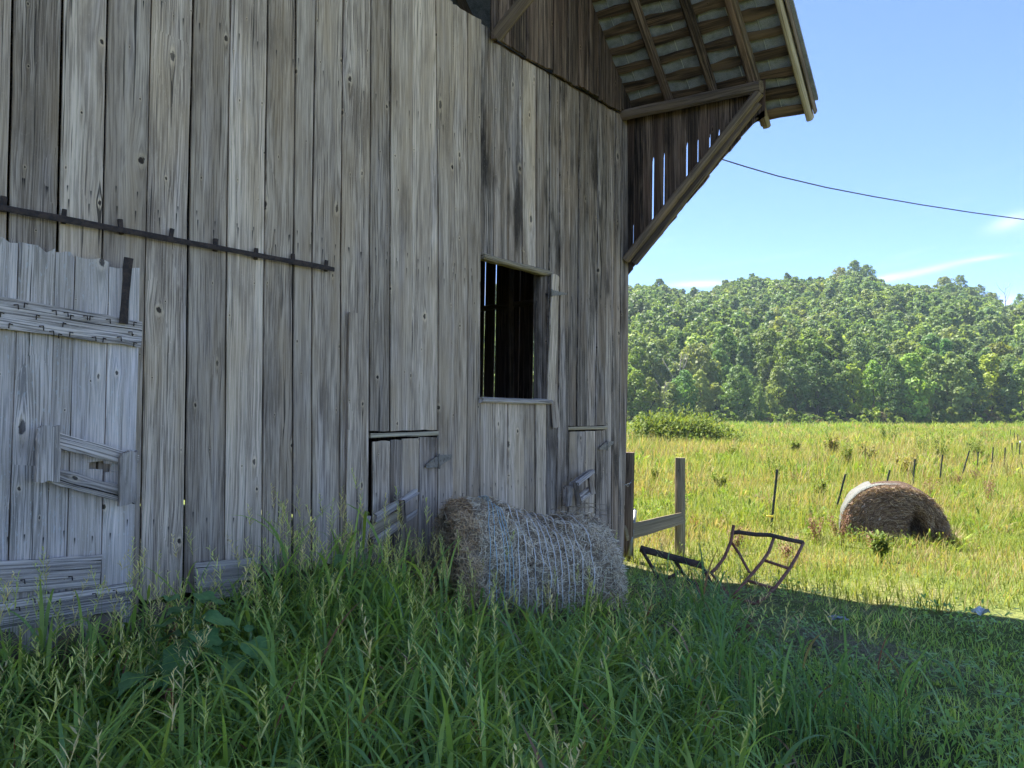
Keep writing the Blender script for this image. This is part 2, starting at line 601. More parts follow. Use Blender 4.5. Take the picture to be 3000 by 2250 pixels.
GREY = wood('weathered_grey_board', (0.80, 0.63, 0.475), (0.56, 0.425, 0.31), (0.145, 0.103, 0.074), (0.50, 0.345, 0.2), tone=(0.66, 1.1), stain=0.6)
MOTT = wood('mottled_grey_brown_board', (0.68, 0.54, 0.43), (0.27, 0.205, 0.155), (0.03, 0.022, 0.017), (0.34, 0.22, 0.13), stain=0.9, crack=1.0, tone=(0.6, 1.0))
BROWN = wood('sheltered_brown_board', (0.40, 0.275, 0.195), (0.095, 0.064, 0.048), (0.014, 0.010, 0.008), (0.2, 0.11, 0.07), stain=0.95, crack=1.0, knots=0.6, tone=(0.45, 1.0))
BEAM = wood('sawn_brown_timber', (0.24, 0.18, 0.13), (0.14, 0.10, 0.075), (0.045, 0.033, 0.025), (0.28, 0.19, 0.12), knots=0.5, stain=0.4)
LATH = wood('roof_lath', (0.20, 0.125, 0.08), (0.03, 0.023, 0.02), (0.010, 0.008, 0.008), (0.3, 0.2, 0.12), knots=0.4, stain=0.8)
TAN = wood('pale_tan_timber', (0.52, 0.43, 0.30), (0.37, 0.29, 0.19), (0.13, 0.1, 0.07), (0.35, 0.26, 0.15), knots=0.4, stain=0.2)
DOORW = wood('flaking_silver_door_board', (0.82, 0.69, 0.60), (0.60, 0.495, 0.42), (0.16, 0.14, 0.12), (0.42, 0.33, 0.24), tone=(0.82, 1.08), flake=0.45, stain=0.3)
SILVER = wood('split_silver_wood', (0.80, 0.67, 0.58), (0.50, 0.41, 0.345), (0.06, 0.053, 0.046), (0.4, 0.31, 0.22), crack=1.0, knots=0.6, stain=0.45, bstr=0.9)
POSTW = wood('treated_post', (0.31, 0.25, 0.17), (0.21, 0.17, 0.115), (0.1, 0.085, 0.06), (0.25, 0.22, 0.11), knots=0.5, stain=0.3)
IRON = simple('rusted_iron', (0.035, 0.026, 0.022), (0.075, 0.05, 0.038), 30, 0.8, 0.3, 0.2, c=(0.03, 0.028, 0.03))
HINGE = simple('hinge_steel', (0.19, 0.165, 0.135), (0.27, 0.225, 0.18), 25, 0.7, 0.3, 0.3, c=(0.07, 0.05, 0.035))
REDPIPE = simple('rusty_red_pipe', (0.22, 0.075, 0.055), (0.27, 0.13, 0.085), 14, 0.7, 0.3, c=(0.13, 0.07, 0.045))
DARKPIPE = simple('rusty_dark_pipe', (0.06, 0.042, 0.034), (0.11, 0.07, 0.05), 14, 0.75, 0.3, c=(0.04, 0.03, 0.027))
GALV = simple('galvanised_tube', (0.2, 0.215, 0.22), (0.3, 0.315, 0.32), 20, 0.5, 0.5, 0.5)
TPOST = simple('green_black_steel', (0.018, 0.026, 0.022), (0.035, 0.045, 0.038), 20, 0.6, 0.4)
YELLOW = simple('yellow_plastic', (0.6, 0.45, 0.03), (0.7, 0.55, 0.05), 20, 0.5, 0.4)
CABLE = simple('black_cable', (0.045, 0.035, 0.035), (0.07, 0.055, 0.05), 20, 0.6, 0.4)
STONE = simple('rubble_stone', (0.16, 0.115, 0.08), (0.26, 0.2, 0.15), 6, 0.9, 0.2, c=(0.1, 0.08, 0.065), bstr=0.8, bdist=0.02)
LITTER = simple('pale_plastic', (0.5, 0.52, 0.5), (0.66, 0.67, 0.64), 12, 0.5, 0.4)
GREYLIT = simple('blue_grey_scrap', (0.2, 0.23, 0.22), (0.3, 0.32, 0.3), 12, 0.5, 0.4)
HAYB = simple('hay_mass', (0.27, 0.2, 0.135), (0.46, 0.36, 0.25), 22, 0.95, 0.1, c=(0.05, 0.04, 0.03), bstr=1.0, bdist=0.03)
HAYD = simple('rotten_hay_mass', (0.075, 0.05, 0.036), (0.17, 0.115, 0.08), 22, 0.95, 0.1, c=(0.025, 0.018, 0.014), bstr=1.0, bdist=0.03)
TWINE = simple('white_twine', (0.72, 0.66, 0.6), (0.85, 0.79, 0.72), 30, 0.6, 0.3)
TWINEB = simple('pale_blue_twine', (0.38, 0.52, 0.56), (0.5, 0.62, 0.64), 30, 0.6, 0.3)
BARK = simple('bark', (0.07, 0.055, 0.042), (0.13, 0.11, 0.09), 5, 0.95, 0.1, stretch=(3, 3, 0.6), bstr=0.8, bdist=0.02)
DEADBARK = simple('bleached_bark', (0.2, 0.17, 0.14), (0.3, 0.27, 0.23), 5, 0.95, 0.1)
STRAW = leafy('dry_straw', 0.15, 0.6, 0.25)
GRASSM = leafy('grass_blade', 0.45, 0.42, 0.5, gain=(1.15, 1.12, 1.05))
FIELDM = leafy('field_grass_blade', 0.42, 0.6, 0.15, gain=(0.70, 0.69, 0.70))
WEEDM = leafy('weed_leaf', 0.35, 0.6, 0.15, gain=(0.72, 0.7, 0.72))
CROWNM = leafy('tree_leaf', 0.45, 0.55, 0.3, objvar=0.36, gain=(0.70, 0.72, 0.72))


def shingle_mat():
    g = NT('asphalt_shingle')
    tc = g.n('TexCoord').outputs['Object']
    rnd = g.n('ObjectInfo').outputs['Random']
    P = g.vmath('ADD', tc, g.comb(g.math('MULTIPLY', rnd, 31.0), 0.0, 0.0))
    x, y, z = g.sep(tc)
    n1 = g.noise(P, 160, 3, 0.7)
    n2 = g.noise(P, 9, 4, 0.6)
    col = g.mix(g.ramp(n1, 0.35, 0.7), (0.18, 0.185, 0.20), (0.38, 0.38, 0.40))
    col = g.mix(g.math('MULTIPLY', g.ramp(n2, 0.4, 0.7), 0.6), col, (0.10, 0.105, 0.105))
    g.bsdf(col, 0.9, 0.2, bump=n1, bstr=0.5, bdist=0.003)
    return g.m


SHINGLE = shingle_mat()
SHEDGE = simple('pale_shingle_edge', (0.6, 0.6, 0.52), (0.7, 0.7, 0.62), 20)


def net_mat():
    g = NT('net_wrap')
    tc = g.n('TexCoord').outputs['Object']
    x, y, z = g.sep(tc)
    n1 = g.noise(tc, 55, 4, 0.7)
    n2 = g.noise(tc, 6, 4, 0.6)
    col = g.mix(g.ramp(n1, 0.35, 0.65), (0.11, 0.105, 0.085), (0.19, 0.195, 0.175))
    col = g.mix(g.math('MULTIPLY', g.ramp(n2, 0.5, 0.7), 0.7), col, (0.10, 0.08, 0.06))
    g.bsdf(col, 0.6, 0.3, bump=n1, bstr=0.5, bdist=0.01)
    return g.m


NET = net_mat()


def ground_mat():
    g = NT('meadow_soil_and_thatch')
    geo = g.n('NewGeometry')
    P = geo.outputs['Position']
    n1 = g.noise(P, 0.35, 5, 0.6)
    n2 = g.noise(P, 3.2, 5, 0.65)
    n3 = g.noise(P, 28, 4, 0.65)
    green = g.mix(g.ramp(n2, 0.35, 0.65), (0.135, 0.18, 0.04), (0.2, 0.23, 0.065))
    straw = g.mix(g.ramp(n3, 0.35, 0.65), (0.22, 0.18, 0.09), (0.31, 0.26, 0.135))
    col = g.mix(g.math('MULTIPLY', g.ramp(n1, 0.46, 0.62), 0.75), green, straw)
    col = g.mix(g.math('MULTIPLY', g.ramp(n3, 0.58, 0.4), 0.55), col, (0.04, 0.06, 0.02))
    # bare ground and thatch close to the barn, where grass is tall and the soil is dark
    d = g.n('VectorMath', operation='DISTANCE')
    g.put(d.inputs[0], P)
    d.inputs[1].default_value = (-3.4, 2.2, 0.0)
    near = g.ramp(d.outputs['Value'], 4.6, 2.8)
    col = g.mix(near, col, g.mix(g.ramp(n2, 0.4, 0.6), (0.05, 0.06, 0.03), (0.12, 0.105, 0.06)))
    g.bsdf(col, 0.95, 0.1, bump=g.math('ADD', n2, n3), bstr=0.8, bdist=0.05)
    return g.m


GROUND = ground_mat()
HILLM = simple('forest_floor', (0.03, 0.045, 0.018), (0.05, 0.07, 0.025), 0.2, 0.95, 0.1)

# ------------------------------------------------------------------ ground
def grid_coords(lo, hi, fine_lo, fine_hi, step, grow=1.22):
    a = list(np.arange(fine_lo, fine_hi + 1e-6, step))
    s, v = step, a[-1]
    while v < hi:
        s *= grow
        v += s
        a.append(v)
    s, v = step, a[0]
    while v > lo:
        s *= grow
        v -= s
        a.insert(0, v)
    return np.array(a)


gx = grid_coords(-1500, 1500, -9, 6, 0.25)
gy = grid_coords(-1500, 1800, -4, 18, 0.25)
GX, GY = np.meshgrid(gx, gy, indexing='ij')
gx = np.clip(gx, -1500, 1500)
gy = np.clip(gy, -1500, 1500)
GX, GY = np.meshgrid(gx, gy, indexing='ij')
gv = np.stack([GX, GY, ground_z(GX, GY)], -1).reshape(-1, 3)
ii, jj = np.meshgrid(np.arange(len(gx) - 1), np.arange(len(gy) - 1), indexing='ij')
a = (ii * len(gy) + jj).ravel()
gq = np.stack([a, a + len(gy), a + len(gy) + 1, a + 1], 1)
go = bpy.data.objects.new('field_ground', big_mesh('field_ground', gv, gq, GROUND, smooth_shade=True))
place(go, Matrix.Identity(4))
tag(go, 'flat overgrown pasture between the barn and the wooded hill', None, kind='structure')

# ------------------------------------------------------------------ the barn
LAPZ = 5.13
barn = thing('barn', 'old grey weathered board barn with overhanging shingled roof', 'barn', (WALL_X, 0, 0))


def seam(pts):
    w = [on_wall(x, y) for x, y in pts]
    w.sort(key=lambda p: p[2])
    zs = [p[2] for p in w]
    ys = [p[1] for p in w]

    def fn(z):
        if z <= zs[0]:
            k = (ys[1] - ys[0]) / (zs[1] - zs[0]) if len(zs) > 1 else 0
            return ys[0] + max(-0.03, min(0.03, k)) * (z - zs[0])
        if z >= zs[-1]:
            k = (ys[-1] - ys[-2]) / (zs[-1] - zs[-2]) if len(zs) > 1 else 0
            return ys[-1] + max(-0.03, min(0.03, k)) * (z - zs[-1])
        return float(np.interp(z, zs, ys))
    return fn


def wall_board(parent, left, right, z0, z1, mat, off=0.0, thick=0.024, gap=None, notch=None, ragged=0.006, rough=0.0022, name='board', slope_top=None, cup=None):
    """an upright board of the gable wall, face towards +X; left / right give its edges at a height"""
    r = random
    g0 = r.uniform(0.0045, 0.0085) if gap is None else gap
    segs = max(3, int((z1 - z0) / 0.45))
    zs = list(np.linspace(z0, z1, segs + 1))
    if notch:
        for n in notch:
            zs += [n[0] - 0.003, n[0] + 0.003, n[1] - 0.003, n[1] + 0.003]
        zs = sorted(zs)
    cols = 4
    ym = 0.5 * (left((z0 + z1) / 2) + right((z0 + z1) / 2))
    cup = r.uniform(-0.0035, 0.0035) if cup is None else cup
    bow = r.uniform(-0.006, 0.008)
    tilt = r.uniform(-0.004, 0.004)
    rb = [r.uniform(-1, 1) * ragged for _ in range(cols + 1)]
    rt = [r.uniform(-1, 1) * ragged for _ in range(cols + 1)]
    v, f = [], []
    last = len(zs) - 1
    for k, z in enumerate(zs):
        yl = left(z) + g0 + r.uniform(-rough, rough)
        yr = right(z) - g0 + r.uniform(-rough, rough)
        if notch:
            for n in notch:
                if n[0] <= z <= n[1]:
                    yl += n[2]
                    yr -= n[3]
        t = (z - z0) / (z1 - z0)
        for s in (0, 1):
            for c in range(cols + 1):
                u = c / cols
                e = 0.15 * thick if c in (0, cols) else 0.0
                dx = cup * (2 * u - 1) ** 2 + bow * math.sin(math.pi * t) + tilt * (2 * u - 1)
                yy = yl + (yr - yl) * u
                zz = z
                if k == 0:
                    zz += rb[c]
                if k == last:
                    zz += rt[c]
                    if slope_top is not None:
                        zz = slope_top(yy)
                v.append((yy - ym, -dx + (e if s == 0 else thick - e), zz - z0))
    n = 2 * (cols + 1)
    q = cols + 1
    for k in range(last):
        a, b = k * n, (k + 1) * n
        for c in range(cols):
            f.append((a + c, a + c + 1, b + c + 1, b + c))
            f.append((a + q + c + 1, a + q + c, b + q + c, b + q + c + 1))
        f.append((a + q, a, b, b + q))
        f.append((a + cols, a + q + cols, b + q + cols, b + cols))
    b = last * n
    for c in range(cols):
        f.append((c + 1, c, q + c, q + c + 1))
        f.append((b + c, b + c + 1, b + q + c + 1, b + q + c))
    m = Matrix(((0, -1, 0, WALL_X + off), (1, 0, 0, ym), (0, 0, 1, z0), (0, 0, 0, 1)))
    return mobj(name, v, f, mat, parent, m)


OPEN_Z = 5.25
S = {
    1: [(39, 0), (25, 597)], 2: [(185, 0), (172, 597)], 3: [(318, 0), (304, 597)],
    4: [(443, 0), (429, 597), (423, 800), (413, 1396)], 5: [(567, 0), (553, 597), (551, 800), (542, 1396)],
    6: [(676, 0), (666, 597), (663, 800), (659, 1396)], 7: [(787, 0), (777, 597), (774, 800), (771, 1396)],
    8: [(868, 0), (862, 597), (859, 800), (858, 1396)], 9: [(927, 0), (917, 597), (915, 800), (914, 1396)],
    10: [(1007, 0), (1000, 597), (998, 1048), (997, 1396)], 11: [(1088, 0), (1084, 700), (1082, 1400)],
    12: [(1145, 0), (1144, 350), (1143, 1048)], 13: [(1211, 0), (1209, 1048)],
    14: [(1277, 0), (1285, 700), (1283, 1300), (1281, 1500)], 15: [(1326, 0), (1329, 1048), (1327, 1297)],
    16: [(1371, 50), (1370, 1048), (1368, 1297)], 17: [(1411, 60), (1410, 600), (1408, 1048), (1407, 1297)],
    18: [(1447, 130), (1447, 740)], 19: [(1486, 160), (1486, 740)], 20: [(1532, 190), (1532, 760)],
    21: [(1571, 220), (1571, 770)], 22: [(1611, 230), (1610, 800), (1604, 1048), (1602, 1297)],
    23: [(1641, 300), (1638, 1048), (1633, 1297)], 24: [(1672, 320), (1666, 1048), (1664, 1297)],
    25: [(1698, 330), (1691, 1048)], 26: [(1729, 340), (1722, 1048)], 27: [(1753, 350), (1748, 1048), (1744, 1297)],
    28: [(1780, 350), (1775, 1048), (1772, 1297)], 29: [(1804, 350), (1795, 1048), (1793, 1297)],
    30: [(1826, 350), (1816, 1048), (1814, 1297)], 31: [(1845, 345), (1841, 1048), (1829, 1643)],
    40: [(1407, 1200), (1407, 1400)], 41: [(1442, 1180), (1442, 1400)], 42: [(1489, 1180), (1489, 1400)], 43: [(1535, 1180), (1535, 1400)],
    44: [(1569, 1180), (1569, 1400)], 45: [(1602, 1180), (1602, 1400)],
}
S = {k: seam(v) for k, v in S.items()}


def left_seam(k):
    base = S[1](3.0) - 0.235 * k
    return lambda z: base + 0.02 * (z - 3)


runs = [(left_seam(k + 1), left_seam(k)) for k in range(1, 9)] + [(left_seam(1), S[1])]
for L, R in runs:
    wall_board(barn, L, R, 0.5, OPEN_Z, GREY, off=random.uniform(-0.004, 0.004))
# (left seam, right seam, bottom, top, material, face offset)
for i, j, z0, z1, mat, off in (
        (1, 2, 0.50, OPEN_Z, GREY, 0.004), (2, 3, 0.5, OPEN_Z, GREY, -0.002), (3, 4, 0.5, OPEN_Z, GREY, 0.003), (4, 5, 0.555, OPEN_Z, GREY, 0.0),
        (5, 6, 0.56, OPEN_Z, GREY, 0.006), (6, 7, 0.57, OPEN_Z, GREY, -0.002), (7, 8, 0.575, OPEN_Z, GREY, -0.006), (8, 9, 0.58, OPEN_Z, GREY, 0.004),
        (9, 10, 0.585, OPEN_Z, GREY, 0.0), (10, 11, 0.45, OPEN_Z, GREY, -0.004), (11, 12, 1.535, OPEN_Z, GREY, 0.0), (12, 13, 1.535, OPEN_Z, GREY, 0.004),
        (13, 14, 1.54, OPEN_Z, GREY, -0.004), (14, 15, 0.1, OPEN_Z, GREY, 0.005), (15, 16, 0.1, OPEN_Z, GREY, -0.002), (16, 17, 0.08, OPEN_Z, GREY, 0.004),
        (17, 18, 3.105, 5.22, MOTT, -0.002), (18, 19, 3.11, LAPZ - 0.022, MOTT, 0.003), (19, 20, 3.11, LAPZ - 0.022, MOTT, -0.003), (20, 21, 3.11, LAPZ - 0.022, GREY, 0.003),
        (21, 22, 3.11, LAPZ - 0.022, MOTT, -0.003), (22, 23, 0.08, LAPZ - 0.022, MOTT, 0.0), (23, 24, 0.06, LAPZ - 0.022, MOTT, 0.003),
        (24, 25, 1.565, LAPZ - 0.022, MOTT, -0.002), (25, 26, 1.565, LAPZ - 0.022, MOTT, 0.004), (26, 27, 1.565, LAPZ - 0.022, MOTT, -0.003), (27, 28, 1.57, LAPZ - 0.022, MOTT, 0.002),
        (28, 29, 0.06, LAPZ - 0.022, MOTT, 0.0), (29, 30, 0.06, LAPZ - 0.022, MOTT, 0.005), (30, 31, 0.05, LAPZ - 0.022, MOTT, -0.002),
        (40, 41, 0.06, 1.79, GREY, 0.004), (41, 42, 0.06, 1.79, GREY, -0.002), (42, 43, 0.06, 1.79, GREY, 0.003), (43, 44, 0.06, 1.79, GREY, -0.003), (44, 45, 0.06, 1.79, GREY, 0.002)):
    g = 0.008 if (i, j) == (2, 3) else None
    wall_board(barn, S[i], S[j], z0, z1, mat, off=off, gap=g, ragged=0.012 if z0 < 1 else 0.004)
# the split board: a narrow strip nailed over it lower down
st0, st1 = on_wall(1034, 916, 0.03), on_wall(1026, 1560, 0.03)
plank('cover_strip', barn, st1, st0, 0.075, 0.02, (1, 0, 0), GREY, rough=0.003, segs=6)

# sheltered boards of the gable above the lap joint
def roof_z(x, y):
    """underside of the rafters"""
    return 5.15 + 1.12 * (7.5 - y) - 0.084 * max(0.0, x + 4.6)


gable_px = [1428, 1449, 1490, 1533, 1567, 1609, 1655, 1685, 1715, 1745, 1764, 1785, 1812, 1843]
gy_ = [float(on_wall(x, min(118 + 0.575 * (x - 1447), 345))[1]) for x in gable_px]
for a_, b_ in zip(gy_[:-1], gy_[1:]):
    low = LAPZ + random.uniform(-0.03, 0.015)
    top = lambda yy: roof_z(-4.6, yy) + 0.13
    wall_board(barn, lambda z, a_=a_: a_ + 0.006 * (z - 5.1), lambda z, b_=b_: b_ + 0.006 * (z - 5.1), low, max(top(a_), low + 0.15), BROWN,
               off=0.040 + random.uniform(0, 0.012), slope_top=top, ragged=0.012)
# lap batten under them
plank('lap_batten', barn, (WALL_X - 0.09, gy_[1], LAPZ + 0.03), (WALL_X - 0.09, 7.5, LAPZ + 0.03), 0.07, 0.02, (1, 0, 0), BROWN, rough=0.006, segs=9)
# post beside the loft opening and its strut
plank('corner_trim', barn, on_wall(1447, 116, 0.05), on_wall(1449, -500, 0.05), 0.05, 0.04, (1, 0, 0), BROWN)
plank('strut', barn, on_wall(1452, 108, 0.06), hit(1640, -130, (1, 0, 0), WALL_X + 0.75), 0.12, 0.06, (0.6, -0.8, 0), BEAM)

# walls and gable the photograph does not show: plain panels
def box_part(name, parent, lo, hi, mat):
    lo, hi = np.array(lo, float), np.array(hi, float)
    c = (lo + hi) / 2
    h = (hi - lo) / 2
    v = [(sx * h[0], sy * h[1], sz * h[2]) for sx in (-1, 1) for sy in (-1, 1) for sz in (-1, 1)]
    f = [(0, 1, 3, 2), (4, 6, 7, 5), (0, 4, 5, 1), (2, 3, 7, 6), (0, 2, 6, 4), (1, 5, 7, 3)]
    return mobj(name, v, f, mat, parent, Matrix.Translation(Vector([float(q) for q in c])))


BACK_X = -15.0
yl_end = left_seam(9)(2.5)
box_part('front_wall_panel', barn, (WALL_X - 0.03, -7.5, 0.1), (WALL_X, yl_end - 0.01, OPEN_Z), GREY)
box_part('loft_light_block', barn, (BACK_X + 0.05, -7.45, 5.03), (WALL_X - 0.06, 7.45, 5.08), BROWN)  # unseen floor slab, added to keep loft daylight out of the lower storey
box_part('back_wall', barn, (BACK_X, -7.5, 0.05), (BACK_X + 0.03, 7.5, 5.15), GREY)
box_part('far_side_wall', barn, (BACK_X, -7.53, 0.05), (WALL_X - 0.04, -7.5, 5.15), GREY)


def tri_panel(name, x, pts, mat):
    v = [(0, p[0], p[1]) for p in pts] + [(-0.03, p[0], p[1]) for p in pts]
    n = len(pts)
    f = [tuple(range(n)), tuple(range(2 * n - 1, n - 1, -1))] + [(i, i + n, (i + 1) % n + n, (i + 1) % n) for i in range(n)]
    return mobj(name, v, f, mat, barn, Matrix.Translation(Vector((x, 0, 0))))


EAVE_Y, BREAK_Y = 7.76, 4.6
DK = 0.19                                        # rafter underside to deck underside, measured upright


def deck_z(y):
    y = abs(y)
    if y >= BREAK_Y:
        return 5.15 + 1.12 * (7.5 - y) + DK
    return 5.15 + 1.12 * (7.5 - BREAK_Y) + DK + 0.5 * (BREAK_Y - y)


tri_panel('back_gable', BACK_X + 0.03, [(-7.4, 5.16), (7.4, 5.16), (BREAK_Y, deck_z(BREAK_Y) - 0.03), (0, deck_z(0) - 0.03), (-BREAK_Y, deck_z(BREAK_Y) - 0.03)], BROWN)
tri_panel('front_gable_panel', WALL_X + 0.03, [(-7.4, 5.26), (0.6, 5.26), (0.6, 7.9), (5.06, 7.9), (BREAK_Y, deck_z(BREAK_Y) - 0.03), (0, deck_z(0) - 0.03), (-BREAK_Y, deck_z(BREAK_Y) - 0.03)], BROWN)

# ---- side wall that carries on as the wing under the roof overhang
side_px = [1815, 1851, 1877, 1907, 1939, 1978, 2006, 2038, 2073, 2100, 2130, 2165]
side_x = [float(on_side(x, 420)[0]) for x in side_px] + [-2.99]
slits = {1851: 0.004, 1907: 0.012, 1939: 0.008, 2006: 0.0105, 2038: 0.007, 2073: 0.008, 2100: 0.008}
BR0, BR1 = on_side(1845, 748, 7.44), on_side(2226, 270, 7.44)


def brace_z(x):
    t = (x - BR0[0]) / (BR1[0] - BR0[0])
    return BR0[2] + t * (BR1[2] - BR0[2])


def side_board(parent, xa, xb, ga, gb, zbot, ztop, zslit, mat, ragged=0.02, yoff=0.03, foot=0.0):
    """upright board of the side wall, inner face towards -Y; ga, gb: how far each edge stays back below zslit"""
    zs = sorted(set([zbot, ztop, zbot + 0.10, zbot + 0.15] + [z for z in (zslit, zslit + 0.06) if zbot < z < ztop] + list(np.linspace(zbot, ztop, 5))))
    v, f = [], []
    r0 = [random.uniform(-ragged, ragged) for _ in range(3)]
    for k, z in enumerate(zs):
        t = 1.0 if zbot + 0.12 < z <= zslit else 0.0
        lean = 0.022 * (z - 4.2)
        l_ = xa + 0.0012 + ga * t + lean
        r_ = xb - 0.0012 - gb * t + lean
        for s in (0, 1):
            for c in range(3):
                u = c / 2
                zz = z + ((r0[c] + foot * (u - 0.5) * (xb - xa)) if k == 0 else 0)
                v.append((l_ + (r_ - l_) * u, s * 0.017, zz))
    for k in range(len(zs) - 1):
        a_, b_ = k * 6, (k + 1) * 6
        for c in range(2):
            f.append((a_ + c, a_ + c + 1, b_ + c + 1, b_ + c))
            f.append((a_ + 4 + c, a_ + 3 + c, b_ + 3 + c, b_ + 4 + c))
        f.append((a_ + 3, a_, b_, b_ + 3))
        f.append((a_ + 2, a_ + 5, b_ + 5, b_ + 2))
    b_ = (len(zs) - 1) * 6
    for c in range(2):
        f.append((c + 1, c, 3 + c, 4 + c))
        f.append((b_ + c, b_ + c + 1, b_ + 4 + c, b_ + 3 + c))
    xm = 0.5 * (xa + xb)
    v = [(p[0] - xm, p[1], p[2] - zbot) for p in v]
    return mobj('board', v, f, mat, parent, Matrix.Translation(Vector((xm, SIDE_Y + yoff, zbot))))


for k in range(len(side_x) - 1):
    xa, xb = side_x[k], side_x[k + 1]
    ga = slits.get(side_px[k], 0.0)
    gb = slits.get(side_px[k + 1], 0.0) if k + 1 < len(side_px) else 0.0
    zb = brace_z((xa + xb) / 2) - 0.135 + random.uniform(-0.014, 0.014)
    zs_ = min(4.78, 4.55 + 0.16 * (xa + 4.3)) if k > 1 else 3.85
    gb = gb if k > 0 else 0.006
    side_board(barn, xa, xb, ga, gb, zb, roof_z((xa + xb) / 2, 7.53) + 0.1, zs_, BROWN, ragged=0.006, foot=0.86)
# boards of the side wall proper, seen from inside through the window, daylight in the joints
gaps = {}
sx_list = [-4.63]
for px_x, gw in ((1569, 0.019), (1527, 0.009), (1455, 0.021), (1423, 0.019)):
    x_ = float(on_side(px_x, 950, 7.53)[0])
    sx_list.append(x_)
    gaps[round(x_, 4)] = gw
inner = []
for a_, b_ in zip(sx_list[:-1], sx_list[1:]):
    n = max(1, round((a_ - b_) / 0.22))
    for k in range(n):
        inner.append(a_ + (b_ - a_) * k / n)
inner.append(sx_list[-1])
while inner[-1] > -9.6:
    inner.append(inner[-1] - random.uniform(0.19, 0.26))
    gaps[round(inner[-1], 4)] = random.choice((0.001, 0.002, 0.004))
for xb, xa in zip(inner[:-1], inner[1:]):
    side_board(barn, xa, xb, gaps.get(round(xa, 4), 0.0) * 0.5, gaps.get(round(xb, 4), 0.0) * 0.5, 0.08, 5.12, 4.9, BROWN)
box_part('side_wall_panel', barn, (BACK_X, SIDE_Y, 0.08), (inner[-1] - 0.005, SIDE_Y + 0.03, 5.15), BROWN)
for px_x in (1497,):
    p = on_side(px_x, 950, 7.42)
    plank('stud', barn, (p[0], 7.42, 0.1), (p[0], 7.42, 5.1), 0.045, 0.1, (0, -1, 0), BEAM)
p = on_side(1500, 893, 7.46)
plank('girt', barn, (-4.7, 7.46, p[2]), (-9.5, 7.46, p[2]), 0.07, 0.05, (0, -1, 0), BEAM)

# ---- plate beam, brace
plank('plate_beam', barn, (-4.9, 7.43, 5.135), (-2.97, 7.43, 4.985), 0.115, 0.12, (0.25, -0.9, -0.3), BEAM, rough=0.004, segs=6)
plank('brace', barn, BR0 + np.array([-0.05, 0, -0.045]), BR1 + np.array([0.0, 0, 0.0]), 0.088, 0.1, (0.1, -1, 0), BEAM, rough=0.004, segs=6)
plank('brace_batten', barn, BR0 + np.array([0.03, 0.05, -0.085]), BR1 + np.array([-0.03, 0.05, -0.09]), 0.07, 0.06, (0.1, -1, 0), BEAM, rough=0.005, segs=7)

# ---- roof: rafters, laths, the shingles one sees between them, and the deck above
rv, rf = [], []
prof = [(EAVE_Y + 0.03, deck_z(EAVE_Y + 0.03)), (BREAK_Y, deck_z(BREAK_Y)), (0, deck_z(0)), (-BREAK_Y, deck_z(BREAK_Y)), (-EAVE_Y, deck_z(EAVE_Y))]
XS = (BACK_X - 0.4, WALL_X, -2.53)
for x in XS:
    for up in (0, 0.035):
        for y, z in prof:
            rv.append((x - WALL_X, y, z + up - 0.084 * max(0, x - WALL_X)))
np_ = len(prof)
for k in range(2):
    a_, b_ = k * 2 * np_, (k + 1) * 2 * np_
    for i in range(np_ - 1):
        rf.append((a_ + i, a_ + i + 1, b_ + i + 1, b_ + i))
        rf.append((a_ + np_ + i + 1, a_ + np_ + i, b_ + np_ + i, b_ + np_ + i + 1))
    rf.append((a_ + np_, a_, b_, b_ + np_))
    rf.append((a_ + np_ - 1, a_ + 2 * np_ - 1, b_ + 2 * np_ - 1, b_ + np_ - 1))
for a_ in (0, 4 * np_):
    for i in range(np_ - 1):
        q = (a_ + i, a_ + i + np_, a_ + np_ + i + 1, a_ + i + 1)
        rf.append(q if a_ else q[::-1])
roof = mobj('roof', rv, rf, SHINGLE, barn, Matrix.Translation(Vector((WALL_X, 0, 0))))

SL = np.array([0, 1, -1.12]) / math.hypot(1, 1.12)          # down the slope
NRM = np.array([0.0, 1.12, 1.0]) / math.hypot(1, 1.12)      # out of the roof
OUT = np.array([1, 0, -0.084]) / math.hypot(1, 0.084)       # along the overhang, sagging


def roof_pt(x, y, h=0.0):
    """point at plan x, y on the rafters' underside, h metres out along the normal"""
    return np.array([x, y, 5.15 + 1.12 * (7.5 - y) - 0.084 * (x + 4.6)]) + NRM * h


for xr, y0, mat in ((-4.05, 7.50, BROWN), (-3.52, 7.49, BROWN), (-3.085, 7.78, BROWN)):
    plank('rafter', roof, roof_pt(xr, y0, 0.045), roof_pt(xr, 4.7, 0.045), 0.085, 0.09, -NRM, mat, rough=0.004, segs=6)
plank('rafter', roof, roof_pt(-3.03, 7.5, 0.05), roof_pt(-3.03, 4.7, 0.05), 0.035, 0.08, -NRM, BEAM, rough=0.003)
plank('rafter', roof, roof_pt(-3.075, 7.80, 0.04), roof_pt(-3.075, 7.5, 0.04), 0.07, 0.075, -NRM, TAN, rough=0.002)
for k in range(4):                                            # inside the loft, seen through the opening
    xr = -5.2 - 0.9 * k
    plank('rafter', roof, np.array([xr, 7.4, roof_z(-5, 7.4) + 0.06]), np.array([xr, 4.7, roof_z(-5, 4.7) + 0.06]), 0.08, 0.1, -NRM, BEAM)
plank('barge_board', roof, roof_pt(-2.63, 7.80, 0.06), roof_pt(-2.63, 4.7, 0.06), 0.06, 0.11, -NRM, TAN, rough=0.003, segs=8)
plank('barge_board', roof, roof_pt(-2.575, 7.77, 0.10), roof_pt(-2.575, 4.7, 0.10), 0.03, 0.09, -NRM, BEAM, rough=0.006, segs=10)

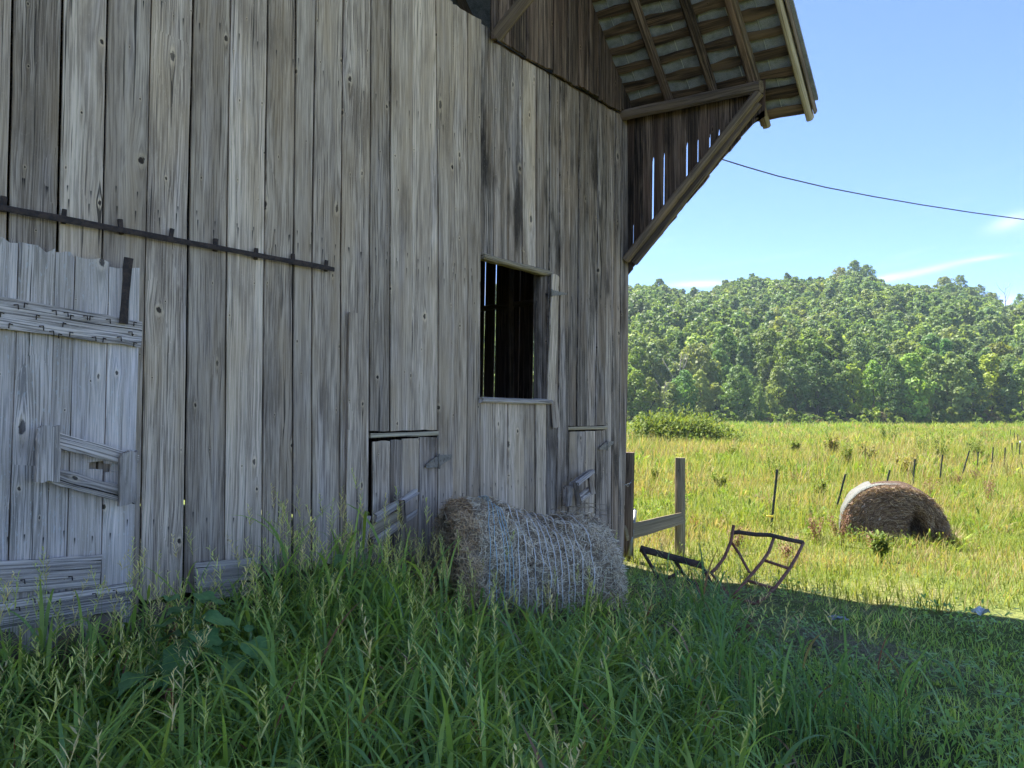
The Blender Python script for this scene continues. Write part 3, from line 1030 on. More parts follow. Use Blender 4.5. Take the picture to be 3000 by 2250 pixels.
PITCH_S = 0.205
LL = 2.0
for k in range(15):
    s = 0.045 + k * PITCH_S
    y = EAVE_Y - s * SL[1]
    w = random.uniform(0.09, 0.118)
    x0 = -4.66
    plank('lath', roof, roof_pt(x0, y, 0.101), roof_pt(-2.6, y, 0.101), w, 0.02, -NRM, LATH, rough=0.016, segs=12, ragged=0.01)
# one shingle, shared by all
sw, sh_, th = 0.298, 0.235, 0.005


def shingle_mesh():
    v, f, mi = [], [], []
    for a0, a1, z, m in ((-sw / 2, sw / 2 - 0.010, 0.0, 0), (sw / 2 - 0.010, sw / 2, -0.0012, 1)):
        b = len(v)
        for zz in (z, th):
            v += [(a0, -sh_ / 2, zz), (a1, -sh_ / 2, zz), (a1, sh_ / 2, zz), (a0, sh_ / 2, zz)]
        f += [(b + 3, b + 2, b + 1, b), (b + 4, b + 5, b + 6, b + 7), (b, b + 1, b + 5, b + 4), (b + 1, b + 2, b + 6, b + 5), (b + 2, b + 3, b + 7, b + 6), (b + 3, b, b + 4, b + 7)]
        mi += [m] * 6
    me = mesh_from('shingle', v, f, SHINGLE)
    me.materials.append(SHEDGE)
    me.polygons.foreach_set('material_index', mi)
    return me


SHM = shingle_mesh()
for k in range(15):
    s = 0.1475 + k * PITCH_S
    y = EAVE_Y - s * SL[1]
    stag = 0.07 + 0.02 * (k % 2) + 0.012 * math.sin(k * 1.7)
    c = 0
    x = -4.62 + stag
    while x < -2.6:
        o = bpy.data.objects.new('shingle', SHM)
        p = roof_pt(x, y, 0.1155 + 0.0006 * (c % 2) + 0.0012 * (k % 2))
        zax, yax = NRM, SL
        xax = np.cross(yax, zax)
        m = Matrix(((xax[0], yax[0], zax[0], p[0]), (xax[1], yax[1], zax[1], p[1]), (xax[2], yax[2], zax[2], p[2]), (0, 0, 0, 1)))
        place(o, m @ Matrix.Rotation(random.uniform(-0.012, 0.012), 4, 'Z') @ Matrix.Rotation(0.084 if xax[0] < 0 else -0.0, 4, 'Y'), roof)
        x += sw + 0.003
        c += 1

# ---- window opening
for (xa, ya), (xb, yb), w, t, off, mat, nm in (((1408, 752), (1606, 803), 0.055, 0.10, -0.035, TAN, 'lintel'), ((1402, 1171), (1606, 1178), 0.05, 0.12, 0.0, SILVER, 'sill')):
    plank(nm, barn, on_wall(xa, ya, off), on_wall(xb, yb, off), w, t, (1, 0, 0), mat, rough=0.005, segs=6)
yj = float(on_wall(1603, 950)[1])
plank('jamb', barn, (WALL_X - 0.10, yj + 0.03, 1.80), (WALL_X - 0.10, yj + 0.03, 3.10), 0.15, 0.06, (0, -1, 0), MOTT)
yj2 = float(on_wall(1408, 950)[1])
plank('jamb', barn, (WALL_X - 0.09, yj2 - 0.04, 1.80), (WALL_X - 0.09, yj2 - 0.04, 3.10), 0.12, 0.06, (0, 1, 0), BEAM)
# what is left of the shutter: hinge stile and strap
plank('shutter_stile', barn, on_wall(1612, 1178, 0.035), on_wall(1626, 806, 0.035), 0.115, 0.025, (1, 0, 0), GREY, rough=0.004, segs=6, ragged=0.012)
plank('shutter_stile', barn, on_wall(1627, 1250, 0.02), on_wall(1620, 1130, 0.02), 0.10, 0.02, (1, 0, 0), MOTT, rough=0.006, ragged=0.02)


def strap_hinge(parent, pin, tip_l, tip_r, h, off):
    """a T of two tapering leaves and a pin"""
    pw = on_wall(*pin, off)
    for tip in (tip_l, tip_r):
        if tip is None:
            continue
        tw = on_wall(*tip, off)
        a_ = np.array([0, 0, h / 2])
        left_ = tip is tip_l
        z0_, z1_ = (-h / 2, -h * 0.22) if left_ else (h * 0.22, h / 2)
        q = [pw - a_, pw + a_, np.array([tw[0], tw[1], pw[2] + z1_]), np.array([tw[0], tw[1], pw[2] + z0_])]
        fr = [p + np.array([0.004, 0, 0]) for p in q]
        v = [p - pw for p in q] + [p - pw for p in fr]
        f = [(0, 1, 2, 3), (7, 6, 5, 4), (0, 4, 5, 1), (1, 5, 6, 2), (2, 6, 7, 3), (3, 7, 4, 0)]
        mobj('hinge_leaf', v, f, HINGE, parent, Matrix.Translation(Vector([float(t) for t in pw])))
    tube('hinge_pin', parent, [pw + np.array([0.006, 0, -h * 0.62]), pw + np.array([0.006, 0, h * 0.62])], 0.009, HINGE)


strap_hinge(barn, (1615, 858), None, (1660, 865), 0.06, 0.055)

# ---- track rail above the big door
ra, rb_ = on_wall(-260, 559, 0.05), on_wall(979, 789, 0.05)
plank('track_rail', barn, ra, rb_, 0.033, 0.012, (1, 0, 0), IRON, rough=0.003, segs=16, cup=0.0)
for x, y in ((10, 587), (189, 624), (353, 656), (502, 681), (632, 709), (748, 734), (858, 751), (954, 771)):
    p = on_wall(x, y, 0.022)
    plank('rail_bracket', barn, p + np.array([0, random.uniform(-.006, .006), -0.06]), p + np.array([0, random.uniform(-.006, .006), random.uniform(0.008, 0.03)]), random.uniform(0.022, 0.032), 0.02, (1, 0, 0), IRON, cols=2, segs=2, rough=0.001)

# ---- foundation stones under the sill
for k in range(17):
    y = 1.2 + k * 0.165 + random.uniform(-0.03, 0.03)
    w, h, dpt = random.uniform(0.13, 0.2), random.uniform(0.16, 0.3), random.uniform(0.16, 0.26)
    v, f = [], []
    n = 10
    for i in range(n + 1):
        th_ = math.pi * i / n
        for j in range(n):
            ph = 2 * math.pi * j / n
            d = np.array([math.sin(th_) * math.cos(ph), math.sin(th_) * math.sin(ph), math.cos(th_)])
            d = np.sign(d) * np.abs(d) ** 0.55
            d *= 1 + 0.10 * math.sin(3.1 * d[0] + k) * math.cos(2.7 * d[2] + 2 * k)
            v.append((d[0] * dpt / 2, d[1] * w / 2, d[2] * h / 2))
    for i in range(n):
        for j in range(n):
            f.append((i * n + j, (i + 1) * n + j, (i + 1) * n + (j + 1) % n, i * n + (j + 1) % n))
    zc = 0.40 + random.uniform(-0.03, 0.03)
    mobj('foundation_stone', v, f, STONE, barn, Matrix.Translation(Vector((WALL_X - 0.02 + random.uniform(0, 0.05), y, zc))) @ Matrix.Rotation(random.uniform(-.2, .2), 4, 'X'), True)

# ---- the big plank door, hung in front of the wall
DO = 0.075
door = bpy.data.objects.new('door', None)
door['label'] = 'silvery plank door with rusty-nailed battens, its top edge broken and ragged'
place(door, Matrix.Translation(Vector((WALL_X + DO, 1.4, 0.1))), barn)


def dseam(pts):
    w = sorted([on_wall(x, y, DO) for x, y in pts], key=lambda p: p[2])
    zs, ys = [p[2] for p in w], [p[1] for p in w]
    return lambda z: float(np.interp(z, zs, ys))


D = [dseam(p) for p in ([(-150, 700), (-160, 1800)], [(-48, 700), (-58, 1800)], [(55, 700), (49, 960), (30, 1500), (20, 1800)], [(163, 740), (152, 1150), (139, 1600)],
                        [(222, 740), (211, 1150), (198, 1600)], [(322, 740), (312, 1150), (298, 1600)], [(410, 780), (403, 1100), (392, 1600)])]
tops = [(-100, 676), (0, 700), (105, 724), (190, 745), (270, 762), (366, 786)]
slot_lo, slot_hi = float(on_wall(300, 1384, DO)[2]), float(on_wall(300, 1352, DO)[2])
for k in range(6):
    z1 = float(on_wall(*tops[k], DO)[2])
    nt_ = None
    if k == 4:
        nt_ = [(slot_lo + 0.02, slot_hi, 0.0, 0.075)]
    if k == 5:
        nt_ = [(slot_lo, slot_hi - 0.015, 0.035, 0.0)]
    wall_board(door, D[k], D[k + 1], 0.16, z1, DOORW, off=DO + random.uniform(-0.003, 0.003), gap=0.003, notch=nt_, ragged=0.022, name='plank')


def batten(name, a_, b_, w, off, mat=SILVER, w2=None, t=0.028, ragged=0.006):
    return plank(name, door, on_wall(*a_, off), on_wall(*b_, off), w, t, (1, 0, 0), mat, rough=0.006, segs=9, width2=w2, ragged=ragged)


batten('batten', (-150, 893), (412, 979), 0.172, DO + 0.03, w2=0.150)
batten('batten', (-150, 1704), (294, 1672), 0.165, DO + 0.03)
batten('batten', (-150, 1826), (384, 1745), 0.14, DO + 0.03)
lb = DO + 0.10
batten('latch_block', (140, 1412), (142, 1250), 0.108, lb, w2=0.10, t=0.05, ragged=0.012)
batten('latch_block', (374, 1476), (377, 1326), 0.088, lb, t=0.05, ragged=0.014)
batten('latch_rail', (120, 1275), (402, 1352), 0.075, DO + 0.062)
batten('latch_rail', (130, 1385), (372, 1452), 0.085, DO + 0.062)
bar0, bar1 = on_wall(362, 948, DO + 0.06), on_wall(376, 755, DO + 0.06)
plank('iron_strap', door, bar0, bar1, 0.042, 0.012, (1, 0, 0), IRON, cols=2, rough=0.003, segs=6, width2=0.05)
for x, y in ((80, 590), (165, 585), (305, 625), (375, 635), (235, 655), (25, 640), (435, 655), (490, 655), (548, 660), (625, 675), (390, 700), (75, 705), (230, 715),
             (290, 745), (430, 755), (365, 765), (540, 780), (625, 790), (690, 780), (755, 750), (805, 695), (805, 815)):
    p = on_wall(x * 0.4973, 600 + y * 0.4973, DO + 0.047)
    s_ = random.choice((-1, 1))
    tube('nail', door, [p, p + np.array([0.008, s_ * 0.018, 0.003]), p + np.array([0.01, s_ * 0.02, -0.022])], 0.0032, IRON, sides=5)
for x, y in ((90, 1756), (105, 1790), (165, 1762), (215, 1748), (160, 1796), (45, 1780), (270, 1740), (330, 1730), (60, 1700), (200, 1690)):
    p = on_wall(x, y, DO + 0.047)
    tube('nail', door, [p, p + np.array([0.008, 0.016, 0.002]), p + np.array([0.01, 0.018, -0.02])], 0.0032, IRON, sides=5)

# ---- two low hatch doors
def hatch(label, lint_a, lint_b, seams_px, top_l, top_r, z0, off=0.008):
    h = bpy.data.objects.new('hatch_door', None)
    h['label'] = label
    c = on_wall((seams_px[0] + seams_px[-1]) / 2, 1500)
    place(h, Matrix.Translation(Vector((WALL_X, float(c[1]), z0))), barn)
    plank('lintel', h, on_wall(*lint_a, -0.012), on_wall(*lint_b, -0.012), 0.035, 0.03, (1, 0, 0), TAN, rough=0.002)
    for k in range(len(seams_px) - 1):
        a_, b_ = seams_px[k], seams_px[k + 1]
        t = ((a_ + b_) / 2 - seams_px[0]) / (seams_px[-1] - seams_px[0])
        z1 = float(on_wall((a_ + b_) / 2, top_l * (1 - t) + top_r * t)[2])
        L = seam([(a_, 1290), (a_ - 3, 1600)])
        R = seam([(b_, 1290), (b_ - 3, 1600)])
        wall_board(h, L, R, z0, z1, MOTT if k % 2 else GREY, off=off + random.uniform(-0.002, 0.002), gap=0.0025, ragged=0.004, name='plank')
    return h


h1 = hatch('low plank hatch door left of the window', (1083, 1276), (1285, 1269), [1093, 1143, 1178, 1227, 1281], 1294, 1279, 0.12)
h2 = hatch('low plank hatch door below the eave corner', (1662, 1255), (1778, 1253), [1667, 1690, 1716, 1744, 1771], 1266, 1260, 0.12)
strap_hinge(h1, (1284, 1351), (1247, 1358), (1324, 1340), 0.10, 0.03)
strap_hinge(h2, (1778, 1305), (1756, 1313), (1797, 1299), 0.085, 0.03)


def hb(h, name, a_, b_, w, off, t=0.03, mat=SILVER, w2=None, off2=None, rag=0.01):
    return plank(name, h, on_wall(*a_, off), on_wall(*b_, off if off2 is None else off2), w, t, (1, -0.25, 0), mat, rough=0.006, segs=6, width2=w2, ragged=rag)


# latch of the left hatch: leaning silver slats held by a stub
hb(h1, 'latch_block', (1060, 1600), (1074, 1512), 0.05, 0.16, t=0.05)
hb(h1, 'latch_rail', (1098, 1520), (1219, 1440), 0.075, 0.17, w2=0.05, rag=0.02)
hb(h1, 'latch_bar', (1075, 1560), (1178, 1505), 0.08, 0.14, mat=TAN, rag=0.004)
hb(h1, 'latch_rail', (1098, 1585), (1219, 1501), 0.06, 0.17, w2=0.035, rag=0.02)
hb(h1, 'latch_block', (1182, 1533), (1177, 1467), 0.042, 0.205, t=0.035, mat=MOTT)
hb(h1, 'latch_splinter', (1140, 1612), (1138, 1552), 0.012, 0.10, t=0.01)
# latch of the right hatch: a small slatted cage standing off the boards
hb(h2, 'latch_block', (1666, 1484), (1672, 1426), 0.06, 0.10, t=0.04, mat=SILVER)
hb(h2, 'latch_block', (1658, 1480), (1657, 1425), 0.05, 0.05, t=0.04, mat=MOTT)
hb(h2, 'latch_rail', (1680, 1420), (1731, 1382), 0.055, 0.14, t=0.10, off2=0.12, rag=0.008)
hb(h2, 'latch_rail', (1695, 1455), (1730, 1430), 0.04, 0.10, t=0.04)
hb(h2, 'latch_rail', (1700, 1468), (1728, 1448), 0.04, 0.13, t=0.04)
hb(h2, 'latch_block', (1695, 1482), (1688, 1415), 0.055, 0.17, t=0.04, mat=MOTT)
hb(h2, 'latch_block', (1737, 1446), (1729, 1390), 0.06, 0.15, t=0.04, mat=MOTT)

# plank leaning on the wall foot
lp = thing('loose_plank', 'short grey plank leaning against the foot of the barn wall', 'plank', (WALL_X + 0.1, 2.7, 0.3))
plank('board', lp, on_wall(571, 1706, 0.09), on_wall(754, 1686, 0.09), 0.23, 0.025, (1, 0, 0.12), SILVER, rough=0.004, segs=6, ragged=0.006)

# ------------------------------------------------------------------ plants: blades, leaves, crowns as arrays
class Heap:
    def __init__(self):
        self.v, self.q, self.c, self.n = [], [], [], 0

    def add(self, v, q, c):
        self.v.append(np.asarray(v, np.float32))
        self.q.append(np.asarray(q, np.int64) + self.n)
        self.c.append(np.asarray(c, np.float32))
        self.n += len(v)

    def mesh(self, name, mat):
        return big_mesh(name, np.concatenate(self.v), np.concatenate(self.q), mat, np.concatenate(self.c))


def blades(base, length, width, heading, th0, th1, col0, col1, K=6, power=1.4, taper='leaf', twist=0.0):
    """curved strips: each leaves its base at angle th0 from upright and bends on by th1 towards its tip"""
    N = len(base)
    s = np.linspace(0, 1, K + 1)
    sm = (s[1:] + s[:-1]) / 2
    th = th0[:, None] + th1[:, None] * sm[None, :] ** power
    ds = (length / K)[:, None]
    r = np.concatenate([np.zeros((N, 1)), np.cumsum(np.sin(th) * ds, 1)], 1)
    z = np.concatenate([np.zeros((N, 1)), np.cumsum(np.cos(th) * ds, 1)], 1)
    h = np.stack([np.cos(heading), np.sin(heading), 0 * heading], 1)
    pos = base[:, None, :] + r[..., None] * h[:, None, :]
    pos[..., 2] += z
    tw = heading + math.pi / 2 + twist * RNG.uniform(-1, 1, N)
    sd = np.stack([np.cos(tw), np.sin(tw), 0.25 * RNG.uniform(-1, 1, N)], 1)
    if taper == 'leaf':
        w = np.minimum(1.0, 0.45 + 2.4 * s) * (1 - s ** 2.4) + 0.03
    elif taper == 'stem':
        w = 1 - 0.55 * s
    elif taper == 'spike':
        w = np.minimum(1.0, 0.4 + 3 * s) * (1 - s ** 3 * 0.75)
    else:
        w = 1 - s * 0.93
    off = (width[:, None] * w[None, :] * 0.5)[..., None] * sd[:, None, :]
    v = np.stack([pos - off, pos + off], 2).reshape(-1, 3)
    i = (np.arange(N)[:, None] * (K + 1) + np.arange(K)[None, :]) * 2
    q = np.stack([i, i + 1, i + 3, i + 2], -1).reshape(-1, 4)
    c = col0[:, None, :] * (1 - s)[None, :, None] + col1[:, None, :] * s[None, :, None]
    c = np.repeat(c[:, :, None, :], 2, 2).reshape(-1, 3)
    return v, q, c, pos[:, -1, :]


def cols(n, *palette, var=0.15, weights=None):
    p = np.array(palette, float)
    k = RNG.choice(len(p), n, p=weights)
    return p[k] * (1 + RNG.uniform(-var, var, (n, 1)))


def vnoise(x, y, scale, seed=0):
    """smooth value noise in the plane, 0..1"""
    x = np.asarray(x, float) / scale + 101.3 * seed
    y = np.asarray(y, float) / scale + 57.7 * seed
    xi, yi = np.floor(x), np.floor(y)
    fx, fy = x - xi, y - yi
    fx, fy = fx * fx * (3 - 2 * fx), fy * fy * (3 - 2 * fy)

    def hsh(a, b):
        h = np.sin(a * 127.1 + b * 311.7 + seed * 13.7) * 43758.5453
        return h - np.floor(h)
    return (hsh(xi, yi) * (1 - fx) + hsh(xi + 1, yi) * fx) * (1 - fy) + (hsh(xi, yi + 1) * (1 - fx) + hsh(xi + 1, yi + 1) * fx) * fy


def cam_xy(lat, dep):
    return lat * RT[0] + dep * FH[0], lat * RT[1] + dep * FH[1]


def lat_dep(x, y):
    return x * RT[0] + y * RT[1], x * FH[0] + y * FH[1]


def scatter(n, lat_of_dep, d0, d1, power=1.0):
    """points spread evenly over the wedge lat_of_dep(dep) -> (lo, hi) between two depths"""
    out = []
    got = 0
    while got < n:
        dep = np.sqrt(RNG.uniform(d0 ** 2, d1 ** 2, n * 2))
        u = RNG.uniform(-0.9, 0.9, n * 2) * dep
        lo, hi = lat_of_dep(dep)
        ok = (u > lo) & (u < hi)
        x, y = cam_xy(u[ok], dep[ok])
        out.append(np.stack([x, y], 1))
        got += ok.sum()
    return np.concatenate(out)[:n]


# where things stand, so that no grass grows through them
BALE_C = np.array(at_depth(1543, 1700, 5.95))
BALE_C[2] = 0.0
BALE_AX = math.cos(math.radians(15)) * RT + math.sin(math.radians(15)) * FH
BALE_PX = np.array([-BALE_AX[1], BALE_AX[0], 0])
FB_C = on_ground(2622, 1598)
FB_N = -(FB_C - EYE)
FB_N[2] = 0
FB_N /= np.linalg.norm(FB_N)
_a = math.radians(4)
FB_N = np.array([FB_N[0] * math.cos(_a) - FB_N[1] * math.sin(_a), FB_N[0] * math.sin(_a) + FB_N[1] * math.cos(_a), 0])
FB_U = np.array([-FB_N[1], FB_N[0], 0])
if FB_U @ RT < 0:
    FB_U = -FB_U


def free(x, y, m=0.0):
    """outside the barn and both bales"""
    ok = ~((x < WALL_X + 0.10 - m) & (y < 7.6) & (y > -7.6))
    d = np.stack([x - BALE_C[0], y - BALE_C[1]], -1)
    u, w = d @ BALE_AX[:2], d @ BALE_PX[:2]
    ok &= ~((np.abs(u) < 0.66) & (np.abs(w) < 0.50))
    d = np.stack([x - FB_C[0], y - FB_C[1]], -1)
    u, w = d @ FB_U[:2], d @ FB_N[:2]
    ok &= ~((np.abs(u) < 0.64) & (w < -0.02) & (w > -1.15))
    return ok


def tall_edge(dep):
    return np.where(dep < 3.5, 1.0, 1.03 + (dep - 3.56) * 0.137)


FEED = [on_ground(1970, 1735), on_ground(2060, 1745), on_ground(2160, 1760), on_ground(2260, 1785), on_ground(1900, 1715)]


def trim(x, y):
    """grass stays short where the feeder pieces lie"""
    k = np.ones(len(x))
    for p_ in FEED:
        k = np.minimum(k, 1 - 0.62 * np.exp(-((x - p_[0]) ** 2 + (y - p_[1]) ** 2) / 0.22))
    return k


def base3(xy, dz=-0.02):
    return np.stack([xy[:, 0], xy[:, 1], ground_z(xy[:, 0], xy[:, 1]) + dz], 1)


def panicles(heap, tip, heading, length, col):
    """open seed heads: an axis with short spikes set round it"""
    N = len(tip)
    nb = 15
    lean = RNG.uniform(0.05, 0.5, N)
    dirs = np.stack([np.cos(heading) * np.sin(lean), np.sin(heading) * np.sin(lean), np.cos(lean)], 1)
    v, q, c, _ = blades(tip, length, np.full(N, 0.0025), heading, lean, lean * 0.3, col * 0.8, col, K=2, taper='stem')
    heap.add(v, q, c)
    f = np.tile(np.linspace(0.0, 0.97, nb), (N, 1)) + RNG.uniform(-0.03, 0.03, (N, nb))
    bp = tip[:, None, :] + dirs[:, None, :] * (f * length[:, None])[..., None]
    bl = (length[:, None] * (0.34 - 0.22 * f) * RNG.uniform(0.7, 1.25, (N, nb)))
    hd = heading[:, None] + np.arange(nb)[None, :] * 2.4 + RNG.uniform(-0.5, 0.5, (N, nb))
    t0 = RNG.uniform(0.35, 0.95, (N, nb))
    cc = np.repeat(col[:, None, :], nb, 1) * RNG.uniform(0.8, 1.2, (N, nb, 1))
    M = N * nb
    v, q, c, _ = blades(bp.reshape(M, 3), bl.ravel(), RNG.uniform(0.0045, 0.0085, M), hd.ravel(), t0.ravel(), RNG.uniform(0, 0.5, M),
                        cc.reshape(M, 3), cc.reshape(M, 3), K=2, taper='spike', twist=0.8)
    heap.add(v, q, c)


def tall_grass(heap, heads, xy, hscale, leaves=6, head_p=0.3, pal=None, lw=(0.011, 0.023)):
    N = len(xy)
    b = base3(xy)
    h = hscale * RNG.uniform(0.75, 1.2, N)
    hd = RNG.uniform(0, 2 * math.pi, N)
    ln = RNG.uniform(0.0, 0.18, N)
    c0 = cols(N, (0.05, 0.085, 0.03), (0.06, 0.10, 0.03))
    c1 = cols(N, (0.07, 0.13, 0.04), (0.09, 0.15, 0.05))
    v, q, c, tip = blades(b, h, RNG.uniform(0.004, 0.006, N), hd, ln, RNG.uniform(0, 0.15, N), c0, c1, K=3, taper='stem')
    heap.add(v, q, c)
    L = leaves
    f = RNG.uniform(0.08, 0.92, (N, L))
    sp = (b[:, None, :] + (tip - b)[:, None, :] * f[..., None]).reshape(-1, 3)
    M = N * L
    lh = (hd[:, None] + np.arange(L)[None, :] * math.pi + RNG.uniform(-0.9, 0.9, (N, L))).ravel()
    ll = (RNG.uniform(0.28, 0.62, (N, L)) * (0.35 + 1.0 * hscale)[:, None]).ravel()
    t0 = RNG.uniform(0.15, 0.6, M)
    t1 = RNG.uniform(0.6, 2.3, M)
    if pal is None:
        a0 = cols(M, (0.21, 0.34, 0.095), (0.26, 0.39, 0.095), (0.31, 0.42, 0.10), (0.17, 0.29, 0.11), var=0.26)
    else:
        a0 = cols(M, *pal, var=0.2)
    a1 = a0 * RNG.uniform(0.95, 1.3, (M, 1)) * np.array([1.1, 1.05, 0.9])
    dead = RNG.random(M) < 0.03
    a0[dead] = cols(dead.sum(), (0.30, 0.16, 0.10), (0.34, 0.25, 0.12), (0.27, 0.11, 0.10))
    a1[dead] = a0[dead] * 1.1
    v, q, c, _ = blades(sp, ll, RNG.uniform(lw[0], lw[1], M), lh, t0, t1, a0, a1, K=7, power=1.3, twist=0.5)
    heap.add(v, q, c)
    pick = RNG.random(N) < head_p
    if pick.any():
        n = pick.sum()
        # the culm carries on above the leaves
        up = RNG.uniform(0.08, 0.30, n)
        v, q, c, tp = blades(tip[pick], up, np.full(n, 0.003), hd[pick], ln[pick] * 0.6, RNG.uniform(0, 0.25, n),
                             cols(n, (0.11, 0.16, 0.05)), cols(n, (0.16, 0.2, 0.07)), K=2, taper='stem')
        heads.add(v, q, c)
        hc = cols(n, (0.62, 0.62, 0.24), (0.68, 0.63, 0.28), (0.54, 0.58, 0.21), (0.68, 0.57, 0.32))
        panicles(heads, tp, hd[pick], RNG.uniform(0.11, 0.22, n), hc)


# ---- tall shaded grass along the barn
near, nhead = Heap(), Heap()
lod = lambda d: (-0.76 * d - 0.5, tall_edge(d) + 0.25 * (vnoise(d * 3, d, 1.0, 3) - 0.5))
xy = scatter(4300, lod, 1.15, 6.9)
lt, dp = lat_dep(xy[:, 0], xy[:, 1])
keep = free(xy[:, 0], xy[:, 1]) & (xy[:, 1] < 6.3) & ~((dp > 5.6) & (lt / dp > 0.15))
edge = np.clip((tall_edge(dp) - lt) / 0.9, 0.15, 1)
keep &= RNG.random(len(xy)) < 0.45 + 0.55 * edge
front = np.exp(-((xy[:, 0] - (BALE_C[0] + 0.9)) ** 2 + (xy[:, 1] - (BALE_C[1] - 0.35)) ** 2) / 0.9)
hs = (0.36 + 0.14 * vnoise(xy[:, 0], xy[:, 1], 0.8, 1)) * (0.62 + 0.38 * edge) * (1 - 0.42 * front)
by_wall = smooth(-2.8, -3.9, xy[:, 0])
hs *= 1 - by_wall * 0.56 * smooth(2.9, 1.2, xy[:, 1]) + by_wall * (0.12 * smooth(2.4, 3.0, xy[:, 1]) - 0.42 * smooth(3.3, 3.8, xy[:, 1]))
tall_grass(near, nhead, xy[keep], hs[keep], head_p=0.10, lw=(0.006, 0.021))
# a fringe of extra seed stalks against the boards
xy = np.stack([RNG.uniform(-4.42, -3.5, 300), RNG.uniform(0.9, 4.2, 300)], 1)
xy = xy[free(xy[:, 0], xy[:, 1])]
tall_grass(near, nhead, xy, (0.34 + 0.30 * smooth(1.4, 3.0, xy[:, 1]) - 0.26 * smooth(3.3, 3.8, xy[:, 1])) * RNG.uniform(0.7, 1.2, len(xy)), leaves=4, head_p=0.85)
# undergrowth that closes the gaps between the tillers
xy = scatter(10000, lod, 1.0, 7.0)
lt, dp = lat_dep(xy[:, 0], xy[:, 1])
k = free(xy[:, 0], xy[:, 1]) & ~((dp > 5.6) & (lt / dp > 0.15))
xy = xy[k]
N = len(xy)
c0 = cols(N, (0.13, 0.2, 0.06), (0.16, 0.23, 0.065), (0.2, 0.25, 0.07))
v, q, c, _ = blades(base3(xy), RNG.uniform(0.15, 0.42, N), RNG.uniform(0.005, 0.012, N), RNG.uniform(0, 6.283, N), RNG.uniform(0.0, 0.5, N), RNG.uniform(0.3, 1.6, N),
                    c0, c0 * 1.35, K=4)
near.add(v, q, c)
o = place(bpy.data.objects.new('tall_grass', near.mesh('tall_grass', GRASSM)), Matrix.Identity(4))
tag(o, 'tall broad-bladed green grass growing in the shade of the barn', None, kind='stuff')
o = place(bpy.data.objects.new('grass_seed_heads', nhead.mesh('grass_seed_heads', GRASSM)), Matrix.Identity(4))
tag(o, 'yellow-green seed heads standing above the tall grass', None, kind='stuff')

# ---- lower grass on the right, still in the barn's shade, and the sunny field
low = Heap()
lom = lambda d: (tall_edge(d) - 0.5, 0.85 * d + 0.4)
xy = scatter(30000, lom, 1.6, 8.6)
bare = np.exp(-(((xy[:, 0] - on_ground(2480, 1900)[0]) / 0.55) ** 2 + ((xy[:, 1] - on_ground(2480, 1900)[1]) / 0.35) ** 2))
k = free(xy[:, 0], xy[:, 1]) & (RNG.random(len(xy)) > bare * 0.85) & (xy[:, 1] < 7.25)
xy = xy[k]
N = len(xy)
lt, dp = lat_dep(xy[:, 0], xy[:, 1])
hgt = RNG.uniform(0.06, 0.19, N) * (0.6 + 0.9 * vnoise(xy[:, 0], xy[:, 1], 0.5, 5)) * (0.55 + 0.75 * smooth(5.6, 2.4, dp)) * trim(xy[:, 0], xy[:, 1])
c0 = cols(N, (0.30, 0.44, 0.11), (0.37, 0.49, 0.12), (0.24, 0.37, 0.105), (0.44, 0.5, 0.17))
v, q, c, _ = blades(base3(xy), hgt, RNG.uniform(0.004, 0.010, N), RNG.uniform(0, 6.283, N), RNG.uniform(0, 0.7, N), RNG.uniform(0.2, 1.5, N), c0, c0 * 1.4, K=4)
low.add(v, q, c)
# small broad leaves of clover and plantain among it
xy = scatter(15000, lom, 1.8, 9.5)
k = free(xy[:, 0], xy[:, 1]) & (vnoise(xy[:, 0], xy[:, 1], 0.45, 8) > 0.5) & (xy[:, 1] < 7.25)
xy = xy[k]
N = len(xy)
b = base3(xy, 0.0)
b[:, 2] += RNG.uniform(0.03, 0.17, N) * trim(xy[:, 0], xy[:, 1])
c0 = cols(N, (0.27, 0.43, 0.11), (0.33, 0.48, 0.12), (0.22, 0.38, 0.11))
v, q, c, _ = blades(b, RNG.uniform(0.025, 0.06, N), RNG.uniform(0.014, 0.028, N), RNG.uniform(0, 6.283, N), RNG.uniform(0.7, 1.5, N), RNG.uniform(0.0, 0.5, N), c0, c0 * 1.2, K=2, taper='spike')
low.add(v, q, c)
# dead thatch on the worn patch
for cx_, cy_, n_ in ((2480, 1900, 1500), (2330, 1870, 900), (2560, 1800, 300)):
    p = on_ground(cx_, cy_)
    xy = np.stack([p[0] + RNG.normal(0, 0.42, n_), p[1] + RNG.normal(0, 0.22, n_)], 1)
    c0 = cols(n_, (0.30, 0.23, 0.15), (0.22, 0.16, 0.11), (0.38, 0.31, 0.2))
    v, q, c, _ = blades(base3(xy, 0.01), RNG.uniform(0.08, 0.22, n_), np.full(n_, 0.003), RNG.uniform(0, 6.283, n_), RNG.uniform(1.2, 1.6, n_), RNG.uniform(-0.3, 0.3, n_), c0, c0, K=2, taper='thin')
    low.add(v, q, c)
